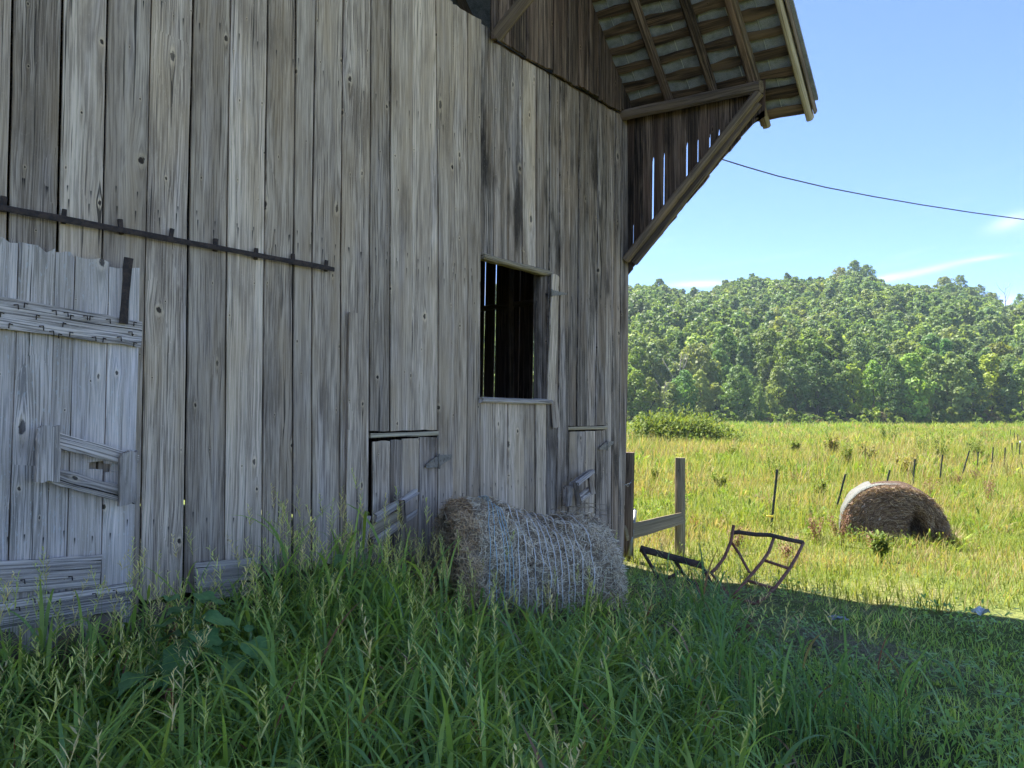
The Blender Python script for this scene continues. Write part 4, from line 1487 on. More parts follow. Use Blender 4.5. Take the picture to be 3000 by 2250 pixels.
# scattered taller clumps
tl, tlh = Heap(), Heap()
cent = [on_ground(x, y) for x, y in ((2060, 1900), (2150, 2010), (2240, 2120), (2350, 2210), (2140, 2200), (2010, 1850), (2560, 2230))]
xy = np.concatenate([np.stack([c_[0] + RNG.normal(0, 0.16, 26), c_[1] + RNG.normal(0, 0.16, 26)], 1) for c_ in cent])
xy = xy[free(xy[:, 0], xy[:, 1])]
tall_grass(tl, tlh, xy, RNG.uniform(0.28, 0.5, len(xy)), leaves=5, head_p=0.10, lw=(0.007, 0.016), pal=((0.17, 0.3, 0.1), (0.21, 0.34, 0.1), (0.14, 0.27, 0.1)))
low.v += tl.v + tlh.v
n0 = low.n
for hp in (tl, tlh):
    low.q += [qq + n0 for qq in hp.q]
    low.c += hp.c
    n0 += hp.n
low.n = n0
o = place(bpy.data.objects.new('short_grass', low.mesh('short_grass', GRASSM)), Matrix.Identity(4))
tag(o, 'short mixed grass and clover in the barn shadow on the right', None, kind='stuff')

field = Heap()
G1, G2, YG, TN, RB = (0.22, 0.32, 0.055), (0.29, 0.37, 0.075), (0.38, 0.40, 0.115), (0.48, 0.40, 0.20), (0.38, 0.27, 0.14)


def field_band(n, d0, d1, hmin, hmax, wmin, wmax, tan_bias, K=3, lo=-0.02, hi=0.84, lean=0.5):
    fn = lambda d: (np.maximum(lo * d, -1e9) + 0 * d, hi * d + 0.5)
    xy = scatter(n, fn, d0, d1)
    lt, dp = lat_dep(xy[:, 0], xy[:, 1])
    k = free(xy[:, 0], xy[:, 1]) & ((xy[:, 1] > 7.2) | (xy[:, 0] > -0.2)) & (lt > -0.04 * dp)
    xy, dp = xy[k], dp[k]
    N = len(xy)
    pn = vnoise(xy[:, 0], xy[:, 1], 0.06 * (d0 + d1), 2) * 0.6 + vnoise(xy[:, 0], xy[:, 1], 0.02 * (d0 + d1), 4) * 0.4
    pt = np.clip((pn - 0.53) * 5.0 + tan_bias + 0.10, 0, 1)
    c0 = cols(N, G1, G2, YG, weights=(0.3, 0.4, 0.3))
    tn = cols(N, TN, YG, RB, weights=(0.52, 0.36, 0.12))
    m = RNG.random(N) < pt
    c0[m] = tn[m]
    hh = RNG.uniform(hmin, hmax, N) * (0.65 + 0.7 * vnoise(xy[:, 0], xy[:, 1], 0.05 * (d0 + d1), 9)) * np.where(m, 1.25, 1.0) * trim(xy[:, 0], xy[:, 1])
    v, q, c, _ = blades(base3(xy), hh, RNG.uniform(wmin, wmax, N), RNG.uniform(0, 6.283, N), RNG.uniform(0, lean, N), RNG.uniform(0.1, 1.1, N), c0 * 0.85, c0 * 1.15, K=K)
    field.add(v, q, c)


field_band(34000, 6.5, 13, 0.08, 0.24, 0.005, 0.011, 0.12, K=3)
field_band(30000, 11, 21, 0.14, 0.38, 0.007, 0.014, 0.36, K=3)
field_band(30000, 19, 42, 0.25, 0.65, 0.010, 0.022, 0.68, K=3, lean=0.35)
field_band(30000, 38, 90, 0.3, 0.75, 0.025, 0.06, 0.40, K=2, lean=0.4)
field_band(20000, 85, 178, 0.35, 0.8, 0.07, 0.16, 0.22, K=2, lean=0.5)
# leafy weeds in the near field: small lit leaves
xy = scatter(26000, lambda d: (-0.02 * d, 0.84 * d + 0.5), 7, 20)
k = free(xy[:, 0], xy[:, 1]) & ((xy[:, 1] > 7.2) | (xy[:, 0] > -0.2)) & (vnoise(xy[:, 0], xy[:, 1], 0.7, 6) > 0.4)
xy = xy[k]
N = len(xy)
b = base3(xy, 0.0)
b[:, 2] += RNG.uniform(0.03, 0.26, N) * trim(xy[:, 0], xy[:, 1])
c0 = cols(N, (0.19, 0.28, 0.05), (0.25, 0.32, 0.06), (0.16, 0.24, 0.05), (0.32, 0.32, 0.09))
v, q, c, _ = blades(b, RNG.uniform(0.025, 0.06, N), RNG.uniform(0.008, 0.018, N), RNG.uniform(0, 6.283, N), RNG.uniform(0.4, 1.4, N), RNG.uniform(0.0, 0.5, N), c0, c0 * 1.2, K=2, taper='spike')
field.add(v, q, c)


def clumps(n, d0, d1, size, leaf, K=2):
    """rough weedy tufts that break up the sward"""
    xy = scatter(n, lambda d: (-0.02 * d, 0.84 * d + 0.5), d0, d1)
    k = free(xy[:, 0], xy[:, 1], 0.3) & (xy[:, 1] > 8.2) & (vnoise(xy[:, 0], xy[:, 1], 0.12 * d1, 12) > 0.35)
    xy = xy[k]
    n = len(xy)
    m = 26
    b = np.repeat(base3(xy, 0.0)[:, None, :], m, 1)
    sz = size * RNG.uniform(0.5, 1.3, n)
    d = RNG.normal(0, 1, (n, m, 3))
    d[..., 2] = np.abs(d[..., 2])
    d /= np.linalg.norm(d, axis=2)[..., None]
    b = b + d * (sz[:, None] * RNG.uniform(0.3, 1.0, (n, m)))[..., None] * np.array([0.8, 0.8, 1.0])
    kind = cols(n, (0.22, 0.35, 0.055), (0.29, 0.4, 0.07), (0.18, 0.3, 0.05), (0.42, 0.36, 0.18), (0.38, 0.41, 0.12), (0.34, 0.25, 0.13), weights=(0.28, 0.3, 0.17, 0.08, 0.14, 0.03))
    cc = (np.repeat(kind[:, None, :], m, 1) * RNG.uniform(0.75, 1.25, (n, m, 1))).reshape(-1, 3)
    M = n * m
    v, q, c, _ = blades(b.reshape(M, 3), leaf * RNG.uniform(0.5, 1.5, M), leaf * RNG.uniform(0.2, 0.42, M), RNG.uniform(0, 6.28, M), RNG.uniform(0.1, 1.3, M), RNG.uniform(0, 0.9, M), cc, cc * 1.15, K=K, taper='spike', twist=0.6)
    field.add(v, q, c)


clumps(620, 9.5, 22, 0.20, 0.11)
clumps(800, 20, 48, 0.34, 0.2)
clumps(900, 45, 110, 0.5, 0.38, K=1)
clumps(900, 105, 174, 0.7, 0.7, K=1)
o = place(bpy.data.objects.new('field_grass', field.mesh('field_grass', FIELDM)), Matrix.Identity(4))
tag(o, 'sunlit yellow-green and tan meadow grass filling the field', None, kind='stuff')

# ------------------------------------------------------------------ hill and woods
T_PX = [1300, 1600, 1700, 1850, 1940, 2000, 2060, 2130, 2200, 2300, 2400, 2480, 2520, 2600, 2700, 2790, 2860, 2930, 2955, 3000, 3100, 3300, 3600]
T_PY = [850, 820, 815, 826, 826, 842, 848, 826, 810, 812, 812, 800, 798, 820, 830, 832, 842, 884, 905, 880, 850, 860, 900]
FOOT, RIDGE = 176.0, 420.0


def hill_z(x, y):
    lt, dp = lat_dep(np.asarray(x, float), np.asarray(y, float))
    dpc = np.maximum(dp, 1.0)
    t = CX + FPX * lt / dpc
    top = 1.6 + (1238 - np.interp(t, T_PX, T_PY)) / FPX * RIDGE - 11.5
    u = np.clip((dp - FOOT) / (RIDGE - FOOT), 0, 1)
    z = 0.85 + (top - 0.85) * (0.75 * u + 0.25 * np.sin(u * math.pi / 2))
    z = z + 2.5 * np.sin(lt * 0.05 + dp * 0.02) * np.sin(u * math.pi)
    z = np.where(dp > RIDGE, top - (dp - RIDGE) * 0.15, z)
    return np.where(dp < FOOT, 0.85 - (FOOT - dp) * 0.25, z)


lats = np.linspace(-160, 640, 90)
deps = np.concatenate([np.linspace(168, 420, 50), np.linspace(432, 720, 16)])
LT, DP = np.meshgrid(lats, deps, indexing='ij')
hx, hy = cam_xy(LT, DP)
hv = np.stack([hx, hy, hill_z(hx, hy)], -1).reshape(-1, 3)
ii, jj = np.meshgrid(np.arange(len(lats) - 1), np.arange(len(deps) - 1), indexing='ij')
a = (ii * len(deps) + jj).ravel()
hq = np.stack([a, a + len(deps), a + len(deps) + 1, a + 1], 1)
o = place(bpy.data.objects.new('hill', big_mesh('hill', hv, hq, HILLM, smooth_shade=True)), Matrix.Identity(4))
tag(o, 'steep wooded hill rising beyond the field', None, kind='structure')


def crown_arrays(rng, H, W, lobes, per, leaf, shape='round', base_frac=0.16, col=(0.075, 0.135, 0.035), rr_=(0.10, 0.19)):
    """leaf faces on the skins of many lobes packed into the crown's outline; returns v, q, c and the lobe centres"""
    cen, rad = [], []
    for k in range(lobes):
        f = (k + 0.5) / lobes
        z = base_frac + (1 - base_frac) * f
        if shape == 'round':
            prof = math.sin(math.pi * min(1, 0.12 + 0.88 * f)) ** 0.6
        elif shape == 'cone':
            prof = (1 - f) ** 0.75 + 0.12
        else:
            prof = math.sin(math.pi * min(1, 0.25 + 0.75 * f)) ** 0.45
        a_ = k * 2.399 + rng.uniform(-0.5, 0.5)
        rr = prof * W / 2 * rng.uniform(0.35, 0.78)
        cen.append((rr * math.cos(a_), rr * math.sin(a_), z * H * 0.92))
        rad.append(W * rng.uniform(*rr_) * (0.65 + 0.5 * prof))
    cen = np.array(cen)
    rad = np.array(rad)
    N = lobes * per
    li = np.repeat(np.arange(lobes), per)
    d = rng.normal(0, 1, (N, 3))
    d[:, 2] = d[:, 2] * 0.8 + 0.35
    d /= np.linalg.norm(d, axis=1)[:, None]
    rf_ = rng.uniform(0.55, 1.08, N) ** 0.7
    p = cen[li] + d * (rad[li] * rf_)[:, None] * np.array([1, 1, 0.78])
    nrm = d + rng.normal(0, 0.55, (N, 3)) + np.array([0, 0, 0.35])
    nrm /= np.linalg.norm(nrm, axis=1)[:, None]
    t = np.cross(nrm, rng.normal(0, 1, (N, 3)))
    t /= np.linalg.norm(t, axis=1)[:, None]
    b = np.cross(nrm, t)
    s = leaf * rng.uniform(0.6, 1.4, N)[:, None] * 0.5
    bend = nrm * s * 0.35
    v = np.stack([p - t * s - b * s * 0.55, p + t * s * 0.2 - b * s - bend, p + t * s + b * s * 0.55, p - t * s * 0.2 + b * s - bend], 1).reshape(-1, 3)
    q = np.arange(N * 4).reshape(N, 4)
    lobe_t = rng.uniform(0.88, 1.13, lobes)
    c = np.array(col) * (lobe_t[li] * rng.uniform(0.8, 1.2, N))[:, None]
    yel = rng.uniform(0, 0.18, lobes)[li][:, None]
    c = c * (1 - yel) + yel * np.array([0.3, 0.33, 0.07])
    return v, q, np.repeat(c, 4, 0), cen


def trunk_mesh(name, rng, H, r, cen, mat):
    v, f = [], []

    def put(pts, rads, sides):
        a_, b_ = tube_arrays(pts, rads, sides, cap=False)
        n = len(v)
        v.extend(a_)
        f.extend([tuple(i + n for i in q) for q in b_])
    hh = H * 0.8
    ax = [(0.12 * math.sin(k * 1.1), 0.12 * math.cos(k * 1.7), hh * k / 6) for k in range(7)]
    put(ax, [r * (1 - 0.85 * k / 6) for k in range(7)], 7)
    for c_ in cen[:: max(1, len(cen) // 9)]:
        z0 = max(0.12 * H, c_[2] - 0.55 * math.hypot(c_[0], c_[1]) - 0.05 * H)
        z0 = min(z0, hh * 0.92)
        mid = (c_[0] * 0.5, c_[1] * 0.5, z0 + (c_[2] - z0) * 0.4)
        put([(0, 0, z0), mid, tuple(c_)], [r * 0.4, r * 0.26, r * 0.08], 5)
    return mesh_from(name, v, f, mat, True)


TR = np.random.default_rng(5)
DARK, MID, PALE, OLIVE, BLUEG = (0.15, 0.25, 0.065), (0.205, 0.33, 0.075), (0.33, 0.46, 0.095), (0.26, 0.33, 0.08), (0.175, 0.295, 0.095)
PROTO = []
for H, W, lobes, per, leaf, shape, bf, col, tone, form in (
        (15, 9.5, 42, 85, 0.50, 'round', 0.10, MID, 'mid green', 'rounded'), (17, 8.5, 44, 80, 0.48, 'round', 0.14, DARK, 'dark green', 'tall rounded'),
        (13, 8.0, 38, 85, 0.47, 'round', 0.05, PALE, 'pale yellow-green', 'bushy'), (16, 7.5, 42, 80, 0.47, 'cone', 0.06, BLUEG, 'blue-green', 'pointed'),
        (14, 10.5, 44, 85, 0.50, 'flat', 0.12, OLIVE, 'olive green', 'spreading'), (11, 6.5, 32, 85, 0.42, 'round', 0.02, PALE, 'bright green', 'low bushy'),
        (18, 9.0, 22, 90, 0.46, 'flat', 0.45, MID, 'mid green', 'open-crowned'), (16, 9.0, 42, 85, 0.48, 'round', 0.08, BLUEG, 'grey-green', 'full')):
    v, q, c, cen = crown_arrays(TR, H, W, lobes, per, leaf, shape, bf, col)
    PROTO.append((big_mesh('crown', v, q, CROWNM, c), trunk_mesh('trunk', TR, H, 0.018 * H, cen, BARK), H, tone, form))

ORD = ['first', 'second', 'third', 'fourth', 'fifth', 'sixth', 'seventh', 'eighth', 'ninth', 'tenth', 'eleventh', 'twelfth', 'thirteenth', 'fourteenth', 'fifteenth', 'sixteenth',
       'seventeenth', 'eighteenth', 'nineteenth', 'twentieth', 'twenty-first', 'twenty-second', 'twenty-third', 'twenty-fourth', 'twenty-fifth', 'twenty-sixth', 'twenty-seventh', 'twenty-eighth',
       'twenty-ninth', 'thirtieth', 'thirty-first', 'thirty-second', 'thirty-third', 'thirty-fourth', 'thirty-fifth', 'thirty-sixth', 'thirty-seventh', 'thirty-eighth', 'thirty-ninth', 'fortieth']


def tree(k, x, y, scale, label, group, sq=1.0):
    cm, tm, H, tone, form = PROTO[k]
    z = float(max(hill_z(x, y), ground_z(x, y) if lat_dep(x, y)[1] < FOOT + 2 else -99)) - 0.15
    t = bpy.data.objects.new('tree', None)
    COL.objects.link(t)
    rot = TR.uniform(0, 6.28)
    t.location = (x, y, z)
    t.rotation_euler = (0, 0, rot)
    t.scale = (scale * sq, scale * sq, scale)
    tag(t, label, 'tree', group)
    for nm, me in (('crown', cm), ('trunk', tm)):
        o_ = bpy.data.objects.new(nm, me)
        COL.objects.link(o_)
        o_.parent = t
    return t


TAKEN = []


def row(pxs, dep0, jit, kinds, hts, where, group):
    """a row of trees, each told apart by its look and by its place counted from the barn"""
    for n, px_ in enumerate(pxs):
        dep = dep0 + TR.uniform(-jit, jit)
        x, y = cam_xy((px_ - CX) / FPX * dep, dep)
        k = kinds[n % len(kinds)]
        sc = hts[n % len(hts)] / PROTO[k][2]
        TAKEN.append((x, y))
        lab = '%s %s tree, %s from the barn in %s' % (PROTO[k][3], PROTO[k][4], ORD[n], where)
        tree(k, float(x), float(y), sc, lab, group, TR.uniform(0.88, 1.12))


row([1862, 1905, 1962, 2005, 2052, 2098, 2160, 2225, 2282, 2330, 2395, 2455, 2500, 2560, 2622, 2668, 2740, 2790, 2850, 2905, 2950, 2995], 181, 3,
    [2, 5, 2, 7, 5, 2, 0, 5, 2, 1, 1, 0, 2, 5, 1, 2, 0, 2, 3, 5, 1, 2],
    [13, 11, 10, 13, 12, 9, 14, 8, 13, 15, 16, 14, 13, 14, 16, 17, 16, 17, 17, 16, 15, 14, 15, 17, 14], 'the front row', 'trees of the front row at the far field edge')
row([1868, 1915, 1985, 2045, 2110, 2180, 2250, 2310, 2375, 2440, 2515, 2585, 2650, 2710, 2775, 2835, 2895, 2960], 195, 4,
    [0, 7, 1, 4, 0, 3, 1, 4, 0, 1, 7, 1, 4, 0, 3, 1, 7, 0, 4, 1, 7, 0, 1], [15, 16, 15, 17, 14, 16, 15, 17, 18, 16, 17], 'the second row', 'trees of the second row')
row([1868, 1935, 1995, 2060, 2125, 2190, 2255, 2325, 2390, 2455, 2520, 2590, 2660, 2730, 2800, 2865, 2930, 2990], 210, 4,
    [4, 0, 3, 1, 7, 0, 4, 0, 7, 3, 1, 0, 4, 7, 0, 1, 4, 3], [15, 14, 16, 15, 17, 14, 16], 'the third row', 'trees of the third row')
# trees that stand out on the skyline
for px_, dep, k, ht, lab in ((2512, 405, 7, 21, 'tall full tree, highest on the skyline, right of the hilltop middle'), (2545, 412, 0, 19, 'rounded tree beside the tallest tree of the skyline'),
                             (2470, 412, 4, 17, 'spreading tree just left of the tallest tree of the skyline'),
                             (2822, 408, 6, 19, 'open-crowned tree with bare trunk standing above the skyline on the right'), (2775, 410, 4, 17, 'low spreading tree left of the open-crowned skyline tree'),
                             (2880, 414, 6, 17, 'pale open tree right of the open-crowned skyline tree'), (2915, 408, 4, 16, 'olive tree at the edge of the skyline notch'),
                             (2998, 405, 6, 17, 'dark open tree at the right border of the photograph on the skyline'),
                             (2045, 416, 6, 13, 'small open tree in the skyline dip left of the hilltop'), (2210, 414, 6, 15, 'ragged open tree on the skyline above the bush'),
                             (1935, 414, 0, 15, 'rounded tree breaking the skyline near the barn')):
    x, y = cam_xy((px_ - CX) / FPX * dep, dep)
    TAKEN.append((x, y))
    tree(k, float(x), float(y), ht / PROTO[k][2], lab, 'trees standing out on the skyline')

# the rest of the hillside wood, one mass
wood_h = Heap()
LOWP = []
for H, W, lobes, per, leaf, shape, bf, col in ((13, 8.2, 24, 27, 0.80, 'round', 0.40, MID), (14, 7.6, 24, 27, 0.78, 'round', 0.42, DARK), (12, 7.4, 22, 27, 0.76, 'round', 0.38, PALE),
                                               (14, 7.0, 24, 27, 0.76, 'cone', 0.36, BLUEG), (12, 9.0, 25, 27, 0.80, 'flat', 0.42, OLIVE), (13, 8, 24, 27, 0.78, 'round', 0.40, BLUEG)):
    LOWP.append(crown_arrays(TR, H, W, lobes, per, leaf, shape, bf, col)[:3])
TK = np.array(TAKEN)
cnt = 0
dep = 182.0
while dep < 440:
    sp = 6.6 + max(0.0, dep - 222) * 0.002
    dep_s = dep
    for lat in np.arange(-0.02 * dep, 0.79 * dep, sp):
        l2, d2 = lat + TR.uniform(-2.2, 2.2), dep + TR.uniform(-2.4, 2.4)
        x, y = cam_xy(l2, d2)
        if d2 < 219 and 1845 < CX + FPX * l2 / d2 < 3015:
            continue
        if np.min((TK[:, 0] - x) ** 2 + (TK[:, 1] - y) ** 2) < 9:
            continue
        v, q, c = LOWP[TR.choice(6, p=(0.3, 0.2, 0.12, 0.13, 0.1, 0.15))]
        s_ = TR.uniform(0.75, 1.15) * (1.0 - 0.12 * (dep > 380))
        a_ = TR.uniform(0, 6.28)
        ca, sa = math.cos(a_) * s_, math.sin(a_) * s_
        vv = np.stack([v[:, 0] * ca - v[:, 1] * sa + x, v[:, 0] * sa + v[:, 1] * ca + y, v[:, 2] * s_ + float(hill_z(x, y)) - 0.3], 1)
        tint = TR.uniform(0.85, 1.15) * np.array([TR.uniform(0.9, 1.1), 1.0, TR.uniform(0.85, 1.15)])
        wood_h.add(vv, q, c * tint)
        cnt += 1
    dep += 6.0
o = place(bpy.data.objects.new('hillside_wood', wood_h.mesh('hillside_wood', CROWNM)), Matrix.Identity(4))
tag(o, 'dense green broadleaf wood covering the upper hillside', None, kind='stuff')
# scrub along the foot of the wood
scr = Heap()
for px_ in np.arange(1700, 3200, 17):
    dp = 176 + TR.uniform(-3, 1.5)
    x, y = cam_xy((px_ + TR.uniform(-8, 8) - CX) / FPX * dp, dp)
    v, q, c, _ = crown_arrays(TR, TR.uniform(1.6, 4.6), TR.uniform(2.8, 5.0), 8, 46, 0.5, 'round', 0.0, [PALE, MID, OLIVE, (0.26, 0.22, 0.11)][TR.choice(4, p=(0.35, 0.35, 0.2, 0.1))])
    scr.add(v + np.array([x, y, float(ground_z(x, y)) - 0.1]), q, c)
o = place(bpy.data.objects.new('field_edge_scrub', scr.mesh('field_edge_scrub', CROWNM)), Matrix.Identity(4))
tag(o, 'low scrub at the foot of the wooded hill', None, kind='stuff')


# dead trees: bare forked snags
def snag(px_, dep, H, label):
    x, y = cam_xy((px_ - CX) / FPX * dep, dep)
    z = float(max(hill_z(x, y), ground_z(x, y))) - 0.2
    t = thing('dead_tree', label, 'dead tree', (float(x), float(y), z), TR.uniform(0, 6))
    tube('trunk', t, [(x, y, z), (x + 0.2, y, z + H * 0.4), (x - 0.1, y, z + H * 0.75), (x + 0.3, y, z + H)], [0.28, 0.22, 0.14, 0.05], DEADBARK)
    for k in range(6):
        f = 0.4 + 0.09 * k
        a_ = k * 2.4
        L = H * (0.42 - 0.05 * k)
        p0 = np.array([x, y, z + H * f])
        d_ = RT * math.cos(a_) + FH * math.sin(a_) * 0.6 + np.array([0, 0, 0.9])
        tube('branch', t, [p0, p0 + d_ * L * 0.5, p0 + d_ * L + np.array([0, 0, 0.3 * L])], [0.11, 0.07, 0.03], DEADBARK, sides=5)


snag(1948, 178.0, 10, 'bare grey dead tree at the field edge near the barn')
snag(1995, 186, 15, 'dead leafless tree among the trees above the bush')
snag(2955, 404, 26, 'bare dead tree in the notch of the skyline')

# ------------------------------------------------------------------ hay bales
def bale_near():
    t_ = thing('hay_bale', 'slumped round hay bale with white twine lying against the barn wall', 'hay bale', BALE_C)
    HL = 0.635
    tops_t = np.array([-1.0, -0.93, -0.75, -0.45, -0.2, 0.1, 0.3, 0.55, 0.8, 0.94, 1.0])
    tops_h = np.array([0.90, 1.0, 1.02, 0.98, 0.92, 0.86, 0.85, 0.87, 0.85, 0.75, 0.58])

    def surf(t, ph, off=0.0):
        """t along the axis, ph round it from the far foot over the top to the near foot"""
        h = np.interp(t, tops_t, tops_h)
        e = np.clip((1 - np.abs(t)) / 0.16, 0, 1)
        e = np.sqrt(1 - (1 - e) ** 2)
        a_ = 0.50 * (0.72 + 0.28 * e)
        cs, sn = np.cos(ph), np.sin(ph)
        w = -np.sign(cs) * np.abs(cs) ** 0.8 * a_
        z = h * (0.5 + 0.5 * np.sign(sn) * np.abs(sn) ** 0.85)
        p = BALE_C + np.multiply.outer(t * HL, BALE_AX) + np.multiply.outer(w, BALE_PX)
        p[..., 2] = z
        n = np.multiply.outer(-cs, BALE_PX) + np.multiply.outer(sn, np.array([0, 0, 1.0]))
        lump = 0.025 * np.sin(t * 9 + 3 * ph) * np.cos(ph * 5 + t * 4) + 0.012 * np.sin(t * 23 + ph * 11)
        return p + n * (off + lump)[..., None], n
    nt_, nph = 40, 44
    tt = np.linspace(-1, 1, nt_)
    pp = np.linspace(-math.pi * 0.5, math.pi * 1.5, nph)
    Tm, Pm = np.meshgrid(tt, pp, indexing='ij')
    P_, n_ = surf(Tm.ravel(), Pm.ravel(), np.zeros(Tm.size))
    v = P_.tolist()
    f = []
    for i in range(nt_ - 1):
        for j in range(nph - 1):
            a_ = i * nph + j
            f.append((a_, a_ + 1, a_ + nph + 1, a_ + nph))
    f.append(tuple(range(nph)))
    f.append(tuple((nt_ - 1) * nph + j for j in range(nph - 1, -1, -1)))
    m = Matrix.Translation(Vector([float(q) for q in BALE_C]))
    v = [np.array(p) - BALE_C for p in v]
    body = mobj('hay_body', v, f, HAYB, t_, m, True)
    # straws on the skin
    N = 15000
    t = RNG.uniform(-1.0, 1.0, N)
    ph = RNG.uniform(-0.3, math.pi + 0.35, N)
    p, n = surf(t, ph, RNG.uniform(-0.005, 0.018, N))
    heap = Heap()

    def straws(p, n, L, w, col, flat=0.35, along=None):
        M = len(p)
        d = RNG.normal(0, 1, (M, 3)) if along is None else along + RNG.normal(0, 0.45, (M, 3))
        d -= n * (d * n).sum(1)[:, None] * (1 - flat * RNG.random((M, 1)))
        d /= np.linalg.norm(d, axis=1)[:, None]
        s = np.cross(d, n + 0.4 * RNG.normal(0, 1, (M, 3)))
        s /= np.linalg.norm(s, axis=1)[:, None] + 1e-6
        a_, b_ = p - d * L[:, None] / 2, p + d * L[:, None] / 2
        mid = p + n * (L * 0.06)[:, None]
        ww = s * (w / 2)[:, None]
        v = np.stack([a_ - ww, a_ + ww, mid - ww, mid + ww, b_ - ww, b_ + ww], 1).reshape(-1, 3)
        i = np.arange(M)[:, None] * 6
        q = np.concatenate([i + np.array([[0, 1, 3, 2]]), i + np.array([[2, 3, 5, 4]])], 1).reshape(-1, 4)
        heap.add(v, q, np.repeat(col, 6, 0))
    ends = np.abs(t) > 0.86
    pal = cols(N, (0.74, 0.59, 0.41), (0.84, 0.71, 0.53), (0.54, 0.41, 0.28), (0.33, 0.23, 0.15), (0.78, 0.68, 0.55), var=0.2)
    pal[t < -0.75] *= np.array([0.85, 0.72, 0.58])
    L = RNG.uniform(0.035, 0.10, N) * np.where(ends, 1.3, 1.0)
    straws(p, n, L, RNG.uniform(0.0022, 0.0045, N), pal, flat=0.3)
    # end faces and loose wisps
    M = 2600
    sg = np.where(RNG.random(M) < 0.5, -1.0, 1.0)
    ph2 = RNG.uniform(0.0, math.pi, M)
    p2, n2 = surf(sg * 0.985, ph2, RNG.uniform(-0.38, 0.0, M) * 1.0)
    n2 = sg[:, None] * BALE_AX[None, :]
    p2 = p2 + n2 * RNG.uniform(0.0, 0.05, M)[:, None]
    straws(p2, n2, RNG.uniform(0.06, 0.2, M), RNG.uniform(0.0022, 0.0045, M), cols(M, (0.44, 0.34, 0.23), (0.30, 0.22, 0.15), (0.56, 0.46, 0.33)), flat=0.7)
    heap.v = [vv - BALE_C.astype(np.float32) for vv in heap.v]
    o_ = bpy.data.objects.new('straw', heap.mesh('straw', STRAW))
    place(o_, m, t_)
    o_['kind'] = 'stuff'
    # twine
    strings = [(1376, 1), (1398, 1), (1421, 1), (1434, 1), (1447, 1), (1469, 0), (1491, 0), (1516, 0), (1539, 0), (1559, 0), (1578, 0), (1596, 0), (1616, 0), (1638, 0), (1660, 0), (1692, 0)]
    for px_, blue in strings:
        t0 = (px_ - 1550) / 265
        k = 34
        phs = np.linspace(math.pi * 0.72, -math.pi * 0.12, k)
        ts = t0 + 0.010 * np.sin(phs * 3 + px_) + 0.003 * RNG.normal(0, 1, k)
        if blue:
            g_ = smooth(math.pi * 0.12, math.pi * 0.5, phs)
            ts = ts * (1 - 0.75 * g_) + (-0.50) * 0.75 * g_
        if px_ > 1680:
            ts = ts + 0.02 * np.sin(phs * 3)
        q, _ = surf(ts, phs, np.full(k, 0.020))
        tube('twine', t_, [tuple(r) for r in q], 0.0040 if not blue else 0.0030, TWINEB if blue else TWINE, sides=5)
    # wisps standing off the right end and top
    for k in range(9):
        a0, _ = surf(np.array([0.35 + 0.07 * k]), np.array([math.pi * 0.5]), np.array([0.0]))
        a0 = a0[0]
        tube('loose_straw', t_, [a0, a0 + np.array([0.02, 0.0, 0.09]) + BALE_AX * RNG.uniform(-.06, .1), a0 + BALE_AX * RNG.uniform(0.1, 0.3) + np.array([0, 0, RNG.uniform(0.04, 0.13)])], 0.0022, HAYB, sides=4)


bale_near()


